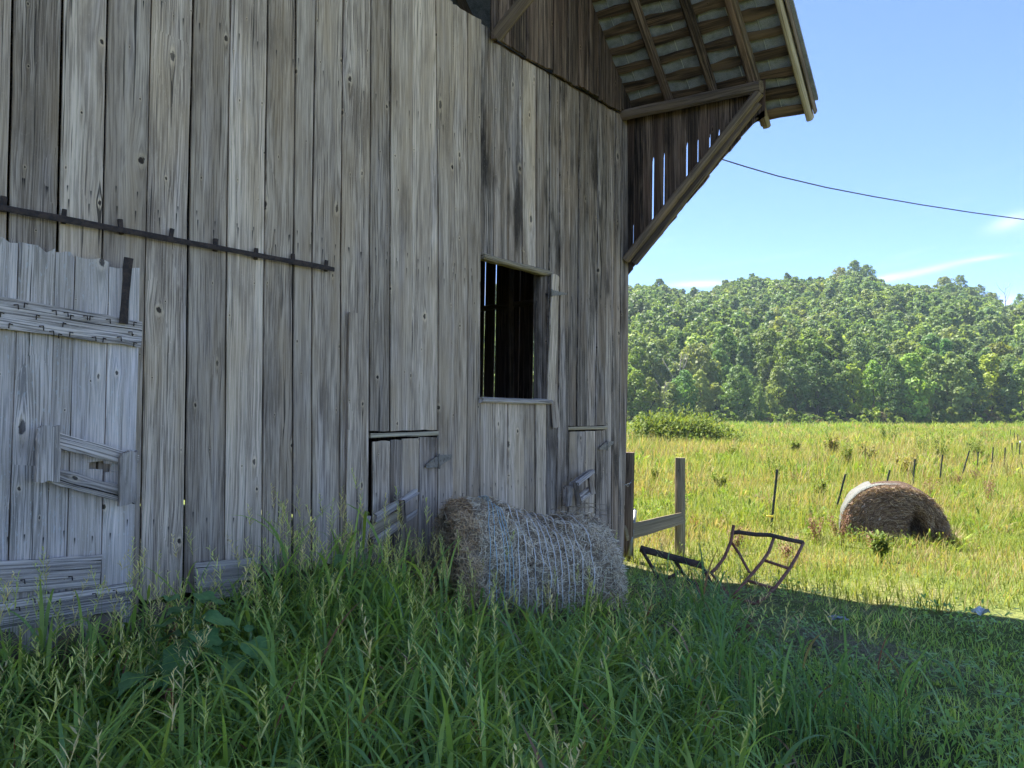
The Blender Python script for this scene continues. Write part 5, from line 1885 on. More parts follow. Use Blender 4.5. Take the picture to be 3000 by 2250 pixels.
def bale_field():
    t_ = thing('hay_bale', 'rotting dark brown hay bale with pale net wrap sunk in the sunny field', 'hay bale', FB_C)
    Wd, Hh, Dp = 0.66, 0.77, 1.15

    def outline(a):
        """a from 0 (right foot) over the top to pi (left foot)"""
        u = np.cos(a)
        return Wd * np.sign(u) * np.abs(u) ** 0.85, Hh * np.sin(a) ** 0.80

    def world(u, z, d):
        p = np.multiply.outer(u, FB_U) + np.multiply.outer(-d, FB_N)
        p[..., 2] += z
        return p
    m = Matrix.Translation(Vector([float(q) for q in FB_C]))
    na, nd, nr = 40, 12, 16
    v, f = [], []
    aa = np.linspace(0, math.pi, na)
    U, Z = outline(aa)
    for j in range(nd):
        d = Dp * j / (nd - 1)
        s_ = 1.0 if j > 0 else 0.985
        lump = 1 + 0.015 * np.sin(aa * 7 + j)
        for i in range(na):
            v.append(world(U[i] * s_ * lump[i], max(Z[i] * s_ * lump[i], -0.05) - (0.1 if i in (0, na - 1) else 0), d))
    for j in range(nd - 1):
        for i in range(na - 1):
            a_ = j * na + i
            f.append((a_, a_ + 1, a_ + na + 1, a_ + na))
    # face: rings shrinking to a point low in the middle, with an eaten-out hollow
    base = len(v)

    def hollow(u, z):
        e = ((u - 0.25) / 0.125) ** 2 + ((z - 0.16) / 0.28) ** 2
        e2 = ((u - 0.47) / 0.05) ** 2 + ((z - 0.10) / 0.17) ** 2
        return 0.5 * math.exp(-e ** 2) + 0.25 * math.exp(-e2 ** 2)
    nr = 30
    for r in range(nr + 1):
        k = 1 - r / nr
        for i in range(na):
            u, z = U[i] * 0.985 * k, Z[i] * 0.985 * k + 0.0 * (1 - k)
            bul = -0.05 * (1 - k ** 2) + 0.018 * math.sin(k * 26 + i * 0.3) + hollow(u, z)
            v.append(world(u, z - (0.1 if i in (0, na - 1) else 0), bul))
    for r in range(nr):
        for i in range(na - 1):
            a_ = base + r * na + i
            f.append((a_ + 1, a_, a_ + na, a_ + na + 1))
    mobj('hay_body', v, f, HAYD, t_, m, True)
    # net wrap over the side, a little clear of the hay
    v, f = [], []
    nn = 34
    a2 = np.linspace(math.pi * 0.60, math.pi * 0.985, nn)
    for j, d in enumerate(np.linspace(0.10, Dp + 0.01, 9)):
        for i, a_ in enumerate(a2):
            u, z = outline(np.array([a_]))
            wob = 1.016 + 0.006 * math.sin(a_ * 15 + j * 2)
            dd = d + ((0.03 * math.sin(a_ * 9) + 0.02 * math.sin(a_ * 31) + 0.55 * float(smooth(math.pi * 0.80, math.pi * 0.5, a_)) ** 1.6) * (1 - j / 8))
            v.append(world(float(u[0]) * wob, float(z[0]) * wob, dd))
    for j in range(8):
        for i in range(nn - 1):
            a_ = j * nn + i
            f.append((a_, a_ + 1, a_ + nn + 1, a_ + nn))
    n0 = len(v)
    v += [np.array(p) * 1.006 + np.array([0, 0, 0.003]) for p in v[:n0]]
    f += [tuple(i + n0 for i in reversed(q)) for q in list(f)]
    mobj('net_wrap', v, f, NET, t_, m, True)
    # strands of the net, some torn loose over the face
    hn = Heap()
    n = 90
    for k in range(n):
        a0, a1 = math.pi * RNG.uniform(0.46, 0.6), math.pi * RNG.uniform(0.93, 0.99)
        d0 = abs(RNG.normal(0.0, 0.16)) + 0.01
        aa_ = np.linspace(a0, a1, 14)
        u, z = outline(aa_)
        wv = 1.024 + 0.010 * np.sin(aa_ * 11 + k)
        dd = d0 + 0.02 * np.sin(aa_ * 6 + k) + 0.20 * smooth(math.pi * 0.75, math.pi * 0.5, aa_)
        P0 = np.array([world(float(a), float(b), float(c)) for a, b, c in zip(u * wv, z * wv, dd)])
        P1 = np.array([world(float(a), float(b), float(c) + 0.007) for a, b, c in zip(u * wv, z * wv, dd)])
        vv = np.stack([P0, P1], 1).reshape(-1, 3)
        i = np.arange(13) * 2
        hn.add(vv, np.stack([i, i + 1, i + 3, i + 2], 1), np.tile(np.array([0.27, 0.29, 0.27]) * RNG.uniform(0.7, 1.1), (28, 1)))
    place(bpy.data.objects.new('net_strands', hn.mesh('net_strands', STRAW)), m, t_)
    heap = Heap()
    N = 7500
    a_ = RNG.uniform(0.04, math.pi - 0.04, N)
    k = np.sqrt(RNG.uniform(0.01, 1.0, N))
    u0, z0 = outline(a_)
    u, z = u0 * k, z0 * k
    hol = np.array([hollow(x, y) for x, y in zip(u, z)])
    p = world(u, z, -0.05 * (1 - k ** 2) + hol - RNG.uniform(0.0, 0.03, N))
    du, dz = -np.sin(a_), np.cos(a_)
    along = np.multiply.outer(du, FB_U) + np.multiply.outer(dz, np.array([0, 0, 1.0]))
    d = along + RNG.normal(0, 0.42, (N, 3))
    d /= np.linalg.norm(d, axis=1)[:, None]
    s = np.cross(d, FB_N[None, :] + 0.5 * RNG.normal(0, 1, (N, 3)))
    s /= np.linalg.norm(s, axis=1)[:, None]
    L = RNG.uniform(0.05, 0.16, N)
    w = RNG.uniform(0.003, 0.007, N)
    A, B = p - d * L[:, None] / 2, p + d * L[:, None] / 2
    v = np.stack([A - s * w[:, None] / 2, A + s * w[:, None] / 2, B + s * w[:, None] / 2, B - s * w[:, None] / 2], 1).reshape(-1, 3)
    pal = cols(N, (0.32, 0.22, 0.15), (0.2, 0.13, 0.09), (0.44, 0.33, 0.23), (0.55, 0.45, 0.34), (0.13, 0.085, 0.06), var=0.2, weights=(0.3, 0.27, 0.2, 0.08, 0.15))
    pal *= (1 - 0.5 * np.clip(hol / 0.4, 0, 1))[:, None] if False else 1.0
    heap.add(v, np.arange(N * 4).reshape(N, 4), np.repeat(pal, 4, 0))
    # frayed tuft at the right foot
    M = 260
    b = world(RNG.normal(0.62, 0.06, M), np.full(M, 0.02), RNG.uniform(-0.12, 0.1, M))
    hd = RNG.uniform(0, 6.28, M)
    c0 = cols(M, (0.30, 0.17, 0.12), (0.42, 0.32, 0.2), (0.2, 0.12, 0.09))
    v, q, c, _ = blades(b, RNG.uniform(0.15, 0.4, M), np.full(M, 0.004), hd, RNG.uniform(0.3, 1.2, M), RNG.uniform(0.3, 1.0, M), c0, c0 * 1.2, K=4)
    heap.add(v, q, c)
    o_ = bpy.data.objects.new('straw', heap.mesh('straw', STRAW))
    place(o_, m, t_)
    o_['kind'] = 'stuff'


bale_field()

# ------------------------------------------------------------------ fence at the barn corner
def rough_post(name, parent, base, top, r, mat, seed=0):
    n, sd = 12, 12
    v, f = [], []
    base, top = np.array(base, float), np.array(top, float)
    for k in range(n + 1):
        t = k / n
        c = base * (1 - t) + top * t
        for s_ in range(sd):
            a_ = 2 * math.pi * s_ / sd
            rr = r * (1.0 - 0.06 * t + 0.05 * math.sin(3 * a_ + seed + t * 2) + 0.03 * math.sin(7 * a_ + 9 * t))
            v.append((c[0] + rr * math.cos(a_) - base[0], c[1] + rr * math.sin(a_) - base[1], c[2] - base[2]))
    for k in range(n):
        for s_ in range(sd):
            f.append((k * sd + s_, k * sd + (s_ + 1) % sd, (k + 1) * sd + (s_ + 1) % sd, (k + 1) * sd + s_))
    f.append(tuple(n * sd + s_ for s_ in range(sd)))
    return mobj(name, v, f, mat, parent, Matrix.Translation(Vector([float(q) for q in base])))


pb = on_ground(1990, 1630)
zc = (pb - EYE) @ FW
ptop = at_depth(1993, 1341, zc)
fence = thing('wooden_fence', 'wooden fence of a round post and one rail beside the barn corner', 'fence', pb)
rough_post('post', fence, pb + np.array([0, 0, -0.2]), ptop, 0.066, POSTW)
cpost = at_depth(1838, 1640, 9.05)
cp2 = at_depth(1842, 1324, 9.05)
plank('corner_post', fence, np.array([cpost[0], cpost[1], -0.1]), cp2, 0.13, 0.10, (0.6, -0.8, 0), BEAM, rough=0.006, ragged=0.01)
plank('rail', fence, at_depth(1830, 1562, 9.0), at_depth(2000, 1517, zc - 0.09), 0.185, 0.04, -FH, POSTW, width2=0.135, rough=0.003)
for dy in (0, 105):
    q = at_depth(1998, 1492 + dy, zc - 0.11)
    tube('wire_staple', fence, [q, q + RT * 0.035 + np.array([0, 0, 0.004])], 0.003, GALV, sides=5)
q0 = at_depth(1840, 1423, 8.95)
tube('wire_twist', fence, [at_depth(1825, 1412, 8.5), q0 + np.array([0, 0, -0.01]), at_depth(1852, 1405, 9.0), at_depth(1850, 1414, 9.0), at_depth(1828, 1422, 8.5)], 0.003, GALV, sides=5)

# metal gate folded back along the barn's side
g0 = at_depth(1861, 1495, 9.12)
gate = thing('metal_gate', 'grey tubular metal gate end showing behind the barn corner', 'gate', (g0[0], g0[1], 0))
gb = at_depth(1844, 1655, 8.95)
tube('end_upright', gate, [np.array([gb[0], gb[1], 0.05]), g0], 0.021, GALV)
for zz in (0.02, -0.22, -0.44, -0.66, -0.86):
    p1 = g0 + np.array([-0.005, 0, zz - 0.02])
    sh = (gb - g0)[:2] * (-zz / max(0.3, g0[2]))
    p1[:2] += sh * 0.9
    tube('bar', gate, [p1, p1 + np.array([-2.4, 0.12, 0.0])], 0.019, GALV)
tube('end_upright', gate, [g0 + np.array([-2.4, 0.12, 0]), g0 + np.array([-2.4, 0.12, -0.95])], 0.021, GALV)


# ------------------------------------------------------------------ broken hay feeder, two pieces
def P(x, y, z):
    """survey point: source pixel (crop units) at a depth"""
    return at_depth(1800 + x * 0.3165, 1300 + y * 0.3165, z)


fd = thing('hay_feeder_section', 'dark rusty piece of a hay feeder lying low beside the barn corner', 'feeder', on_ground(1970, 1715))
plank('top_rail', fd, P(240, 970, 7.5), P(818, 1128, 7.25), 0.06, 0.045, -FH + np.array([0, 0, 0.6]), DARKPIPE, cols=2, rough=0.001)
for pts in ([(250, 978, 7.48), (330, 1110, 7.3), (390, 1212, 7.1), (405, 1240, 7.05)], [(565, 1085, 7.38), (625, 1178, 7.25), (700, 1290, 7.05), (790, 1372, 6.9)], [(810, 1130, 7.25), (850, 1200, 7.15), (885, 1272, 7.0)]):
    tube('leg', fd, [P(*q) for q in pts], 0.017, DARKPIPE)
for pts in ([(620, 1182, 7.24), (478, 1252, 7.2)], [(700, 1284, 7.05), (805, 1312, 7.05)]):
    tube('brace', fd, [P(*q) for q in pts], 0.016, DARKPIPE)
fr = thing('hay_feeder_section', 'red rusty pipe frame of a hay feeder standing tilted at the shadow edge', 'feeder', on_ground(2230, 1765))
tube('top_rail', fr, [P(1085, 825, 7.35), P(1150, 818, 7.35), P(1300, 840, 7.32), P(1440, 845, 7.3), P(1600, 885, 7.27), P(1750, 915, 7.25)], 0.020, DARKPIPE)
for pts in ([(1105, 755, 7.35), (1080, 900, 7.3), (1020, 1050, 7.2), (940, 1155, 7.1), (895, 1195, 7.05)],
            [(1480, 860, 7.3), (1430, 1000, 7.2), (1370, 1090, 7.12), (1270, 1210, 7.0), (1180, 1310, 6.9), (1095, 1400, 6.8)],
            [(1750, 915, 7.25), (1690, 1040, 7.15), (1620, 1160, 7.05), (1490, 1330, 6.9), (1400, 1420, 6.8), (1310, 1480, 6.74)]):
    tube('upright', fr, [P(*q) for q in pts], 0.0155, REDPIPE)
for pts in ([(1390, 1080, 7.13), (1615, 1155, 7.06)], [(1225, 1265, 6.95), (1480, 1340, 6.9)], [(1085, 915, 7.3), (1150, 1010, 7.2), (1250, 1192, 7.02)], [(1100, 1420, 6.8), (1310, 1482, 6.74)], [(895, 1195, 7.05), (1055, 1395, 6.85)]):
    tube('cross_bar', fr, [P(*q) for q in pts], 0.0135, REDPIPE)

# ------------------------------------------------------------------ steel fence posts across the field
TP = [((2277, 1375), (2258, 1560), 'black steel fence post with a yellow clip, nearest to the wooden post', (2262, 1513)), ((2477, 1389), (2444, 1515), 'leaning black steel post just left of the field bale', None),
      ((2607, 1377), (2585, 1470), 'short-looking leaning steel post directly behind the field bale', None), ((2681, 1345), (2672, 1450), 'upright steel post behind the right half of the field bale', None),
      ((2762, 1332), (2751, 1425), 'steel post with yellow clip beside the tall green weeds', (2752, 1402)), ((2840, 1321), (2813, 1412), 'steel post leaning right, sixth along the fence line', None),
      ((2866, 1324), (2863, 1390), 'short upright steel post right behind the leaning sixth post', None), ((2910, 1310), (2905, 1382), 'steel post with a yellow clip, eighth along the fence line', (2906, 1358)),
      ((2945, 1311), (2942, 1366), 'small steel post, ninth along the fence line', None), ((2965, 1297), (2965, 1352), 'small steel post, tenth along the fence line', None),
      ((2980, 1297), (2976, 1341), 'small slightly leaning steel post, eleventh along the fence line', None), ((2989, 1294), (2985, 1357), 'steel post with white top at the right border of the photo', None),
      ((2982, 1272), (2982, 1312), 'far steel post beyond the white-topped post', None), ((2972, 1268), (2971, 1300), 'far thin steel post left of the white-topped post', None), ((2961, 1258), (2960, 1290), 'tiny farthest steel post of the fence line', None)]


def tpost_mesh(L, r):
    """T section with studs"""
    v, f = [], []

    def bx(x0, x1, y0, y1, z0, z1):
        n = len(v)
        v.extend([(x, y, z) for x in (x0, x1) for y in (y0, y1) for z in (z0, z1)])
        f.extend([tuple(n + i for i in q) for q in ((0, 1, 3, 2), (4, 6, 7, 5), (0, 4, 5, 1), (2, 3, 7, 6), (0, 2, 6, 4), (1, 5, 7, 3))])
    bx(-r, r, -0.004, 0.004, 0, L)
    bx(-0.004, 0.004, 0.004, 0.032, 0, L - 0.001)
    z = 0.25
    while z < L - 0.03:
        bx(-0.008, 0.008, -0.012, -0.004, z, z + 0.022)
        z += 0.055
    return mesh_from('post_bar', v, f, TPOST)


for tp, bt, lab, clip in TP:
    b_ = on_ground(*bt)
    dz_ = (b_ - EYE) @ FW
    tp_ = at_depth(tp[0], tp[1], dz_)
    b2 = b_ - (tp_ - b_) / np.linalg.norm(tp_ - b_) * 0.2
    t = thing('steel_fence_post', lab, 'fence post', b_, group='steel posts of the field fence')
    L = float(np.linalg.norm(tp_ - b2))
    o = bpy.data.objects.new('post_bar', tpost_mesh(L, 0.016 if dz_ < 25 else 0.022))
    place(o, frame(b2, tp_ - b2, -FH), t)
    if clip:
        c_ = at_depth(clip[0], clip[1], dz_ - 0.03)
        tube('yellow_clip', t, [c_ + RT * 0.02, c_ - RT * 0.05, c_ - RT * 0.085 + np.array([0, 0, 0.008])], [0.016, 0.014, 0.008], YELLOW, sides=6)
    if 'white top' in lab:
        tube('white_cap', t, [tp_ + np.array([0, 0, -0.06]), tp_ + np.array([0, 0, 0.03])], 0.03, LITTER, sides=8)

# ------------------------------------------------------------------ overhead cable
pts = []
cpx = [(2060, 448), (2103, 463), (2190, 490), (2280, 516), (2420, 549), (2560, 576), (2700, 600), (2850, 623), (3000, 643), (3200, 665), (3500, 690)]
for k, (x, y) in enumerate(cpx):
    pts.append(at_depth(x, y, 9.0 + 4.0 * k / (len(cpx) - 1)))
cab = thing('overhead_cable', 'sagging dark overhead cable running from the barn across the sky', 'cable', pts[0])
tube('cable', cab, pts, 0.008, CABLE, sides=6)

# ------------------------------------------------------------------ bush, saplings, weeds
def bush(label, cat, cx_, base_y, w_px, h_px, palette, n_lobes, per, leaf, name='bush', group=None, depth_scale=0.8):
    """a mound of many leafy shoots of uneven length"""
    b_ = on_ground(cx_, base_y)
    dz_ = (b_ - EYE) @ FW
    W, H = w_px / FPX * dz_, h_px / FPX * dz_
    t = thing(name, label, cat, b_, group=group)
    heap = Heap()
    for k in range(n_lobes):
        f = (k + 0.5) / n_lobes
        a_ = k * 2.399
        lev = RNG.uniform(0.08, 0.72)
        rr = math.sqrt(f) * 0.42 * (1.1 - 0.8 * lev)
        c_ = RT * (rr * math.cos(a_) * W) + FH * (rr * math.sin(a_) * W * depth_scale) + np.array([0, 0, lev * H])
        R_ = np.array([W, W, H * 1.6]) * RNG.uniform(0.10, 0.18)
        d = RNG.normal(0, 1, (per, 3))
        d /= np.linalg.norm(d, axis=1)[:, None]
        p = c_ + d * R_ * RNG.uniform(0.5, 1.25, (per, 1))
        p[:, 2] = np.maximum(p[:, 2], 0.02)
        cc = cols(per, *palette, var=0.25)
        v, q, c, _ = blades(p, leaf * RNG.uniform(0.5, 1.5, per), leaf * RNG.uniform(0.35, 0.6, per), RNG.uniform(0, 6.28, per), RNG.uniform(0.1, 2.0, per), RNG.uniform(0, 0.8, per), cc, cc * 1.15, K=2, taper='spike', twist=0.8)
        heap.add(v, q, c)
    # shoots that break the outline
    n = n_lobes * 5
    aa = RNG.uniform(0, 6.28, n)
    r0 = np.sqrt(RNG.uniform(0, 1, n)) * 0.40
    sb = np.multiply.outer(r0 * np.cos(aa) * W, RT) + np.multiply.outer(r0 * np.sin(aa) * W * depth_scale, FH)
    top = H * (1.05 - 0.9 * (r0 / 0.42) ** 2) * RNG.uniform(0.7, 1.2, n) + 0.1 * H
    L = 12
    fz = np.tile(np.linspace(0.35, 1.0, L), (n, 1))
    p = np.repeat(sb[:, None, :], L, 1)
    p[..., 2] += fz * top[:, None]
    p += RNG.normal(0, 0.012 * W, p.shape)
    M = n * L
    cc = cols(M, *palette, var=0.25)
    v, q, c, _ = blades(p.reshape(M, 3), leaf * RNG.uniform(0.5, 1.2, M), leaf * RNG.uniform(0.25, 0.45, M), RNG.uniform(0, 6.28, M), RNG.uniform(0.3, 1.2, M), RNG.uniform(0, 0.8, M), cc, cc * 1.15, K=2, taper='spike', twist=0.6)
    heap.add(v, q, c)
    o_ = bpy.data.objects.new('foliage', heap.mesh('foliage', WEEDM))
    place(o_, Matrix.Translation(Vector([float(q) for q in b_])), t)
    for k in range(4):
        a_ = k * 1.7
        e = b_ + RT * (math.cos(a_) * W * 0.2) + FH * (math.sin(a_) * W * 0.15) + np.array([0, 0, H * 0.6])
        tube('stem', t, [b_ + np.array([0, 0, -0.05]), (b_ + e) / 2 + np.array([0, 0, 0.05]), e], [0.012 * H + 0.004, 0.008 * H + 0.003, 0.003], BARK, sides=5)
    return t


def field_weed(label, cx_, base_y, w_px, h_px, palette, leaf, group):
    """upright leafy stalks fanning from one root"""
    b_ = on_ground(cx_, base_y)
    dz_ = (b_ - EYE) @ FW
    W, H = w_px / FPX * dz_, h_px / FPX * dz_ + 0.1
    t = thing('field_weed', label, 'weed', b_, group=group)
    n = 14
    hd = RNG.uniform(0, 6.28, n)
    off = np.stack([np.cos(hd), np.sin(hd), 0 * hd], 1) * (RNG.uniform(0, 0.22, n) * W)[:, None]
    ln = RNG.uniform(0.0, 0.32, n)
    hh = H * RNG.uniform(0.55, 1.08, n)
    c0 = cols(n, (0.2, 0.24, 0.08))
    hs_, hl_ = Heap(), Heap()
    v, q, c, tip = blades(off, hh, np.full(n, 0.008), hd, ln, RNG.uniform(0, 0.15, n), c0, c0, K=3, taper='stem')
    hs_.add(v, q, c)
    L = 34
    f = RNG.uniform(0.12, 1.03, (n, L))
    p = (off[:, None, :] + (tip - off)[:, None, :] * f[..., None]).reshape(-1, 3)
    M = n * L
    cc = cols(M, *palette, var=0.25)
    v, q, c, _ = blades(p, leaf * RNG.uniform(0.5, 1.3, M) * (1.25 - 0.5 * f.ravel()), leaf * RNG.uniform(0.2, 0.36, M), RNG.uniform(0, 6.28, M), RNG.uniform(0.5, 1.4, M), RNG.uniform(0, 0.8, M), cc, cc * 1.2, K=2, taper='spike', twist=0.5)
    hl_.add(v, q, c)
    m = Matrix.Translation(Vector([float(q_) for q_ in b_]))
    place(bpy.data.objects.new('stalks', hs_.mesh('stalks', WEEDM)), m, t)
    place(bpy.data.objects.new('leaves', hl_.mesh('leaves', WEEDM)), m, t)


BG = ((0.18, 0.27, 0.055), (0.23, 0.31, 0.065), (0.14, 0.21, 0.045), (0.27, 0.32, 0.08))
WG = ((0.24, 0.33, 0.06), (0.33, 0.38, 0.08), (0.19, 0.27, 0.05))
WB = ((0.3, 0.29, 0.09), (0.36, 0.28, 0.13), (0.22, 0.26, 0.07))
bush('large spreading green bush in the field beside the barn corner', 'bush', 1996, 1300, 390, 86, BG, 40, 240, 0.26)
WGRP = 'weed clumps in the field'
for cx_, by, w, h, pal, lab in ((2755, 1360, 80, 118, WG, 'tall leafy green weed clump behind the field bale, beside the fence'), (2712, 1345, 85, 80, WG, 'broad green weed clump left of the tallest clump by the fence'),
                                (2598, 1300, 100, 60, BG, 'low green weed clump in the middle of the field'), (2262, 1408, 60, 92, WG, 'pale green upright weed behind the nearest steel post'),
                                (2478, 1372, 60, 66, WG, 'yellow-green weed above the leaning steel post'), (2545, 1362, 80, 62, WB, 'brownish leafy weed in the field above the field bale'),
                                (2865, 1352, 40, 58, BG, 'narrow green weed among the far steel posts'), (2440, 1335, 80, 52, WB, 'brownish green weed in mid field'),
                                (2150, 1345, 50, 34, WG, 'small green weed right of the big bush'), (2890, 1295, 110, 30, WB, 'low reddish weeds near the far fence posts'),
                                (2330, 1330, 60, 30, BG, 'dark green weed in mid field left of centre'), (2660, 1395, 80, 60, ((0.32, 0.3, 0.11), (0.36, 0.31, 0.13)), 'pale straw-coloured grass tuft above the field bale'),
                                (1925, 1420, 60, 40, WG, 'leafy weed just right of the barn corner, behind the rail'), (2110, 1440, 50, 45, WG, 'leafy weed in the field right of the wooden post'),
                                (2585, 1645, 40, 45, BG, 'green weed growing in front of the field bale'), (2400, 1460, 60, 45, WG, 'leafy weed left of the leaning steel post')):
    field_weed(lab, cx_, by, w, h, pal, 0.10 if by > 1400 else (0.15 if by > 1340 else 0.22), WGRP)

def dock(label, cx_, by, h_px, seed):
    """dead dock: brown seed stalks branching from one foot"""
    r = np.random.default_rng(seed)
    b_ = on_ground(cx_, by)
    dz_ = (b_ - EYE) @ FW
    H = h_px / FPX * dz_
    t = thing('dead_dock_weed', label, 'dead weed', b_, group='dead brown dock weeds in the field')
    heap = Heap()
    ns = 7
    hd = r.uniform(0, 6.28, ns)
    ln = r.uniform(0.05, 0.45, ns)
    hh = H * r.uniform(0.6, 1.05, ns)
    base = np.repeat(b_[None, :], ns, 0) + r.normal(0, 0.03 * H + 0.01, (ns, 3)) * np.array([1, 1, 0])
    cb = np.array([(0.20, 0.10, 0.06)] * ns) * r.uniform(0.8, 1.3, (ns, 1))
    v, q, c, tip = blades(base, hh, np.full(ns, 0.008), hd, ln, r.uniform(0, 0.3, ns), cb, cb, K=3, taper='stem')
    heap.add(v, q, c)
    M = ns * 70
    si = np.repeat(np.arange(ns), 70)
    f = r.uniform(0.35, 1.0, M)
    p = base[si] + (tip - base)[si] * f[:, None] + r.normal(0, 0.022, (M, 3))
    cc = np.array([(0.22, 0.12, 0.075)]) * r.uniform(0.6, 1.6, (M, 1))
    v, q, c, _ = blades(p, r.uniform(0.015, 0.04, M), r.uniform(0.008, 0.016, M), r.uniform(0, 6.28, M), r.uniform(0.2, 1.4, M), r.uniform(0, 0.4, M), cc, cc, K=1, taper='thin')
    heap.add(v, q, c)
    o_ = bpy.data.objects.new('seed_stalks', heap.mesh('seed_stalks', STRAW))
    o_.data.transform(Matrix.Translation(Vector([-float(q) for q in b_])))
    place(o_, Matrix.Translation(Vector([float(q) for q in b_])), t)
    lf = blades(np.repeat(b_[None, :], 5, 0) - b_, np.full(5, 0.18), np.full(5, 0.035), r.uniform(0, 6.28, 5), np.full(5, 0.9), np.full(5, 0.6), np.array([(0.2, 0.22, 0.06)] * 5), np.array([(0.3, 0.2, 0.08)] * 5), K=3)
    hp = Heap()
    hp.add(*lf[:3])
    place(bpy.data.objects.new('basal_leaves', hp.mesh('basal_leaves', WEEDM)), Matrix.Translation(Vector([float(q) for q in b_])), t)


for k, (cx_, by, hp, lab) in enumerate(((2730, 1468, 70, 'dead brown dock just right of the top of the field bale'), (2805, 1432, 48, 'dead brown dock at the foot of the leaning sixth steel post'),
                                        (2862, 1420, 50, 'small dead dock below the short seventh steel post'), (2893, 1470, 95, 'largest dead brown dock, right of the field bale'),
                                        (2388, 1590, 95, 'dead brown dock between the red feeder frame and the field bale'), (2462, 1600, 115, 'tall drooping brown stalk at the left foot of the field bale'),
                                        (2157, 1625, 90, 'dead dock behind the left upright of the red feeder frame'), (2316, 1660, 85, 'dark dead weed inside the red feeder frame'),
                                        (2180, 1905, 95, 'dark dead weed in the shaded grass right of the near bale'), (2560, 1620, 60, 'reddish dead weed in front of the field bale'))):
    dock(lab, cx_, by, hp, 100 + k)


# broad-leaved weeds among the tall grass
def leaf_mesh(L, W, droop):
    v, f = [], []
    n = 6
    for k in range(n + 1):
        s = k / n
        w = W * (math.sin(math.pi * min(1, 0.08 + 0.92 * s) ** 0.75)) * 0.5 + 0.001
        if 0 < k < n:
            w *= 1 + 0.12 * (-1) ** k
        y = L * s
        z = -droop * s * s * L + 0.02 * math.sin(s * 9)
        v += [(-w, y, z + 0.18 * w), (0, y, z - 0.04 * w), (w, y, z + 0.18 * w)]
    for k in range(n):
        for c in range(2):
            a_ = k * 3 + c
            f.append((a_, a_ + 1, a_ + 4, a_ + 3))
    me = mesh_from('leaf', v, f, None, True)
    me.materials.append(BROADM)
    return me


def broad_mat():
    g = NT('broad_leaf')
    tc = g.n('TexCoord').outputs['Object']
    rnd = g.n('ObjectInfo').outputs['Random']
    x, y, z = g.sep(tc)
    vein = g.ramp(g.math('ABSOLUTE', x), 0.003, 0.0)
    n1 = g.noise(tc, 22, 4, 0.6)
    col = g.mix(g.ramp(n1, 0.35, 0.65), (0.12, 0.25, 0.085), (0.18, 0.33, 0.11))
    col = g.mix(g.math('MULTIPLY', vein, 0.6), col, (0.22, 0.32, 0.14))
    val = g.math('ADD', g.math('MULTIPLY', rnd, 0.4), 0.8)
    col = g.mix(1.0, col, g.comb(val, val, val), 'MULTIPLY')
    b = g.n('BsdfPrincipled')
    g.put(b.inputs['Base Color'], col)
    b.inputs['Roughness'].default_value = 0.45
    tr = g.n('BsdfTranslucent')
    g.put(tr.inputs['Color'], col)
    mx = g.n('MixShader')
    mx.inputs[0].default_value = 0.3
    g.t.links.new(b.outputs[0], mx.inputs[1])
    g.t.links.new(tr.outputs[0], mx.inputs[2])
    g.t.links.new(mx.outputs[0], g.out.inputs['Surface'])
    return g.m


BROADM = broad_mat()
LEAFS = [leaf_mesh(0.20, 0.15, 0.5), leaf_mesh(0.26, 0.17, 0.7), leaf_mesh(0.15, 0.11, 0.3)]


def broad_weed(label, px_, py_, dep, H, n, sc, seed):
    r = random.Random(seed)
    tp = at_depth(px_, py_, dep)
    x, y = float(tp[0]), float(tp[1])
    z = float(ground_z(x, y))
    t = thing('broadleaf_weed', label, 'weed', (x, y, z), group='broad-leaved weeds in the tall grass')
    tube('stem', t, [(x, y, z - 0.05), (x + 0.02, y - 0.02, z + H * 0.5), (x + 0.03, y + 0.01, z + H)], [0.012, 0.009, 0.005], STEMM, sides=6)
    for k in range(n):
        f = 0.35 + 0.65 * (k + 0.5) / n
        a_ = k * 2.4 + r.uniform(-0.3, 0.3)
        s_ = sc * (1.25 - 0.55 * f) * r.uniform(0.85, 1.15)
        o_ = bpy.data.objects.new('leaf', LEAFS[k % 3])
        st = 0.06 * sc
        m = Matrix.Translation((x + math.cos(a_) * st, y + math.sin(a_) * st, z + H * f)) @ Matrix.Rotation(a_ - math.pi / 2, 4, 'Z') @ Matrix.Rotation(r.uniform(0.0, 0.5), 4, 'X') @ Matrix.Rotation(r.uniform(-0.3, 0.3), 4, 'Y') @ Matrix.Diagonal((s_, s_, s_, 1))
        place(o_, m, t)


STEMM = simple('green_stem', (0.10, 0.17, 0.06), (0.15, 0.2, 0.08), 20)
broad_weed('large broad-leaved green weed in the grass before the leaning plank', 560, 1760, 3.75, 0.74, 22, 0.85, 1)
broad_weed('broad-leaved weed with drooping leaves right of the largest broad-leaved weed', 720, 1850, 3.6, 0.6, 15, 0.8, 2)
broad_weed('broad-leaved weed low in the grass before the plank door', 420, 1850, 3.55, 0.46, 12, 0.75, 3)
broad_weed('broad-leaved weed close to the wall left of the low hatch', 1020, 1560, 4.9, 0.72, 11, 0.7, 4)


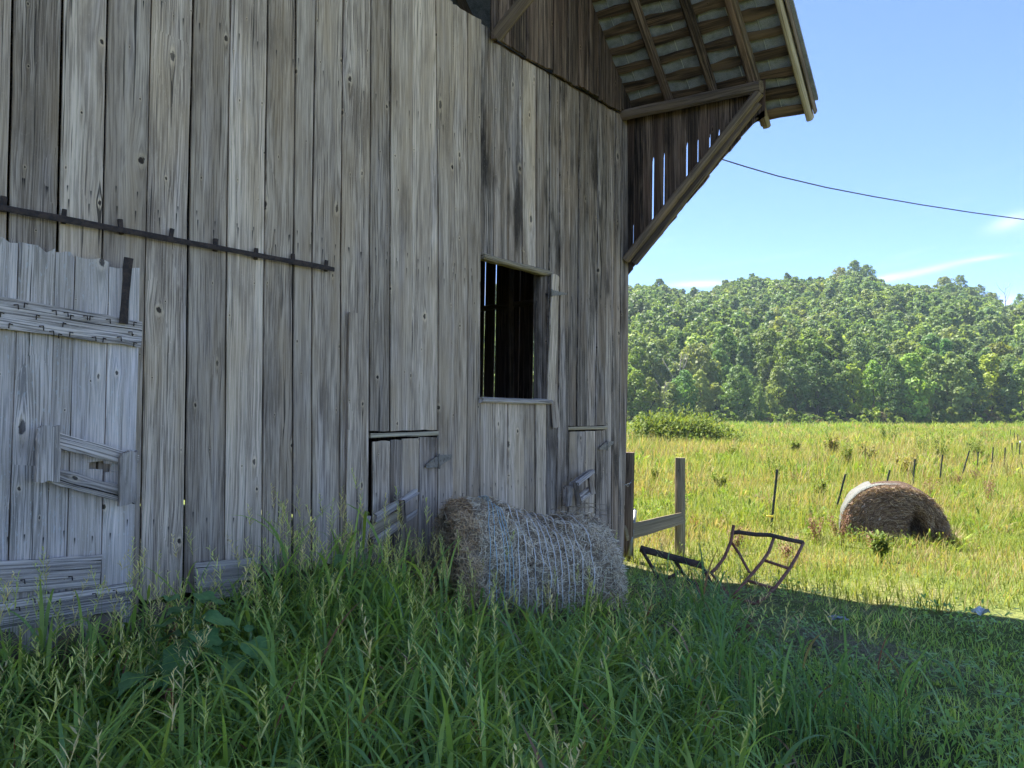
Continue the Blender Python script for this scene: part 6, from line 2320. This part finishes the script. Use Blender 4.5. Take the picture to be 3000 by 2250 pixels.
# ------------------------------------------------------------------ litter
def scrap(name, label, cat, px_, py_, w, h, mat, seed):
    r = np.random.default_rng(seed)
    b_ = on_ground(px_, py_)
    n = 7
    v, f = [], []
    for s in (0, 1):
        for i in range(n):
            for j in range(n):
                u, w_ = i / (n - 1) - 0.5, j / (n - 1) - 0.5
                z = 0.10 + h * (0.5 + 0.5 * math.sin(u * 7 + seed) * math.cos(w_ * 6)) + r.uniform(-0.008, 0.008) - 0.004 * s
                p = RT * (u * w * (1 + 0.2 * math.sin(9 * w_))) + FH * (w_ * w * 0.8)
                v.append((p[0], p[1], z))
    for i in range(n - 1):
        for j in range(n - 1):
            a_ = i * n + j
            f.append((a_, a_ + n, a_ + n + 1, a_ + 1))
            f.append((a_ + n * n, a_ + 1 + n * n, a_ + n + 1 + n * n, a_ + n + n * n))
    t = mobj(name, v, f, mat, None, Matrix.Translation(Vector([float(q) for q in b_])), True)
    tag(t, label, cat)


scrap('plastic_scrap', 'crumpled white plastic scrap in the grass at the shadow edge', 'litter', 2872, 1838, 0.10, 0.06, LITTER, 3)
scrap('plastic_scrap', 'flat blue-grey scrap lying in the shaded grass', 'litter', 2455, 1850, 0.12, 0.015, GREYLIT, 5)

# ------------------------------------------------------------------ summer haze over the valley
def haze():
    lo, hi = np.array([-1600.0, -1600.0, -4.0]), np.array([1600.0, 1600.0, 118.0])
    v = [(x, y, z) for x in (lo[0], hi[0]) for y in (lo[1], hi[1]) for z in (lo[2], hi[2])]
    f = [(0, 1, 3, 2), (4, 6, 7, 5), (0, 4, 5, 1), (2, 3, 7, 6), (0, 2, 6, 4), (1, 5, 7, 3)]
    g = NT('valley_haze')
    vol = g.n('VolumePrincipled')
    vol.inputs['Color'].default_value = (0.7, 0.86, 1.0, 1)
    vol.inputs['Density'].default_value = HAZE
    vol.inputs['Anisotropy'].default_value = 0.2
    g.t.links.new(vol.outputs[0], g.out.inputs['Volume'])
    o = mobj('haze', v, f, g.m)
    tag(o, 'thin blue summer haze filling the valley air', None, kind='stuff')


HAZE = 0.0002
haze()
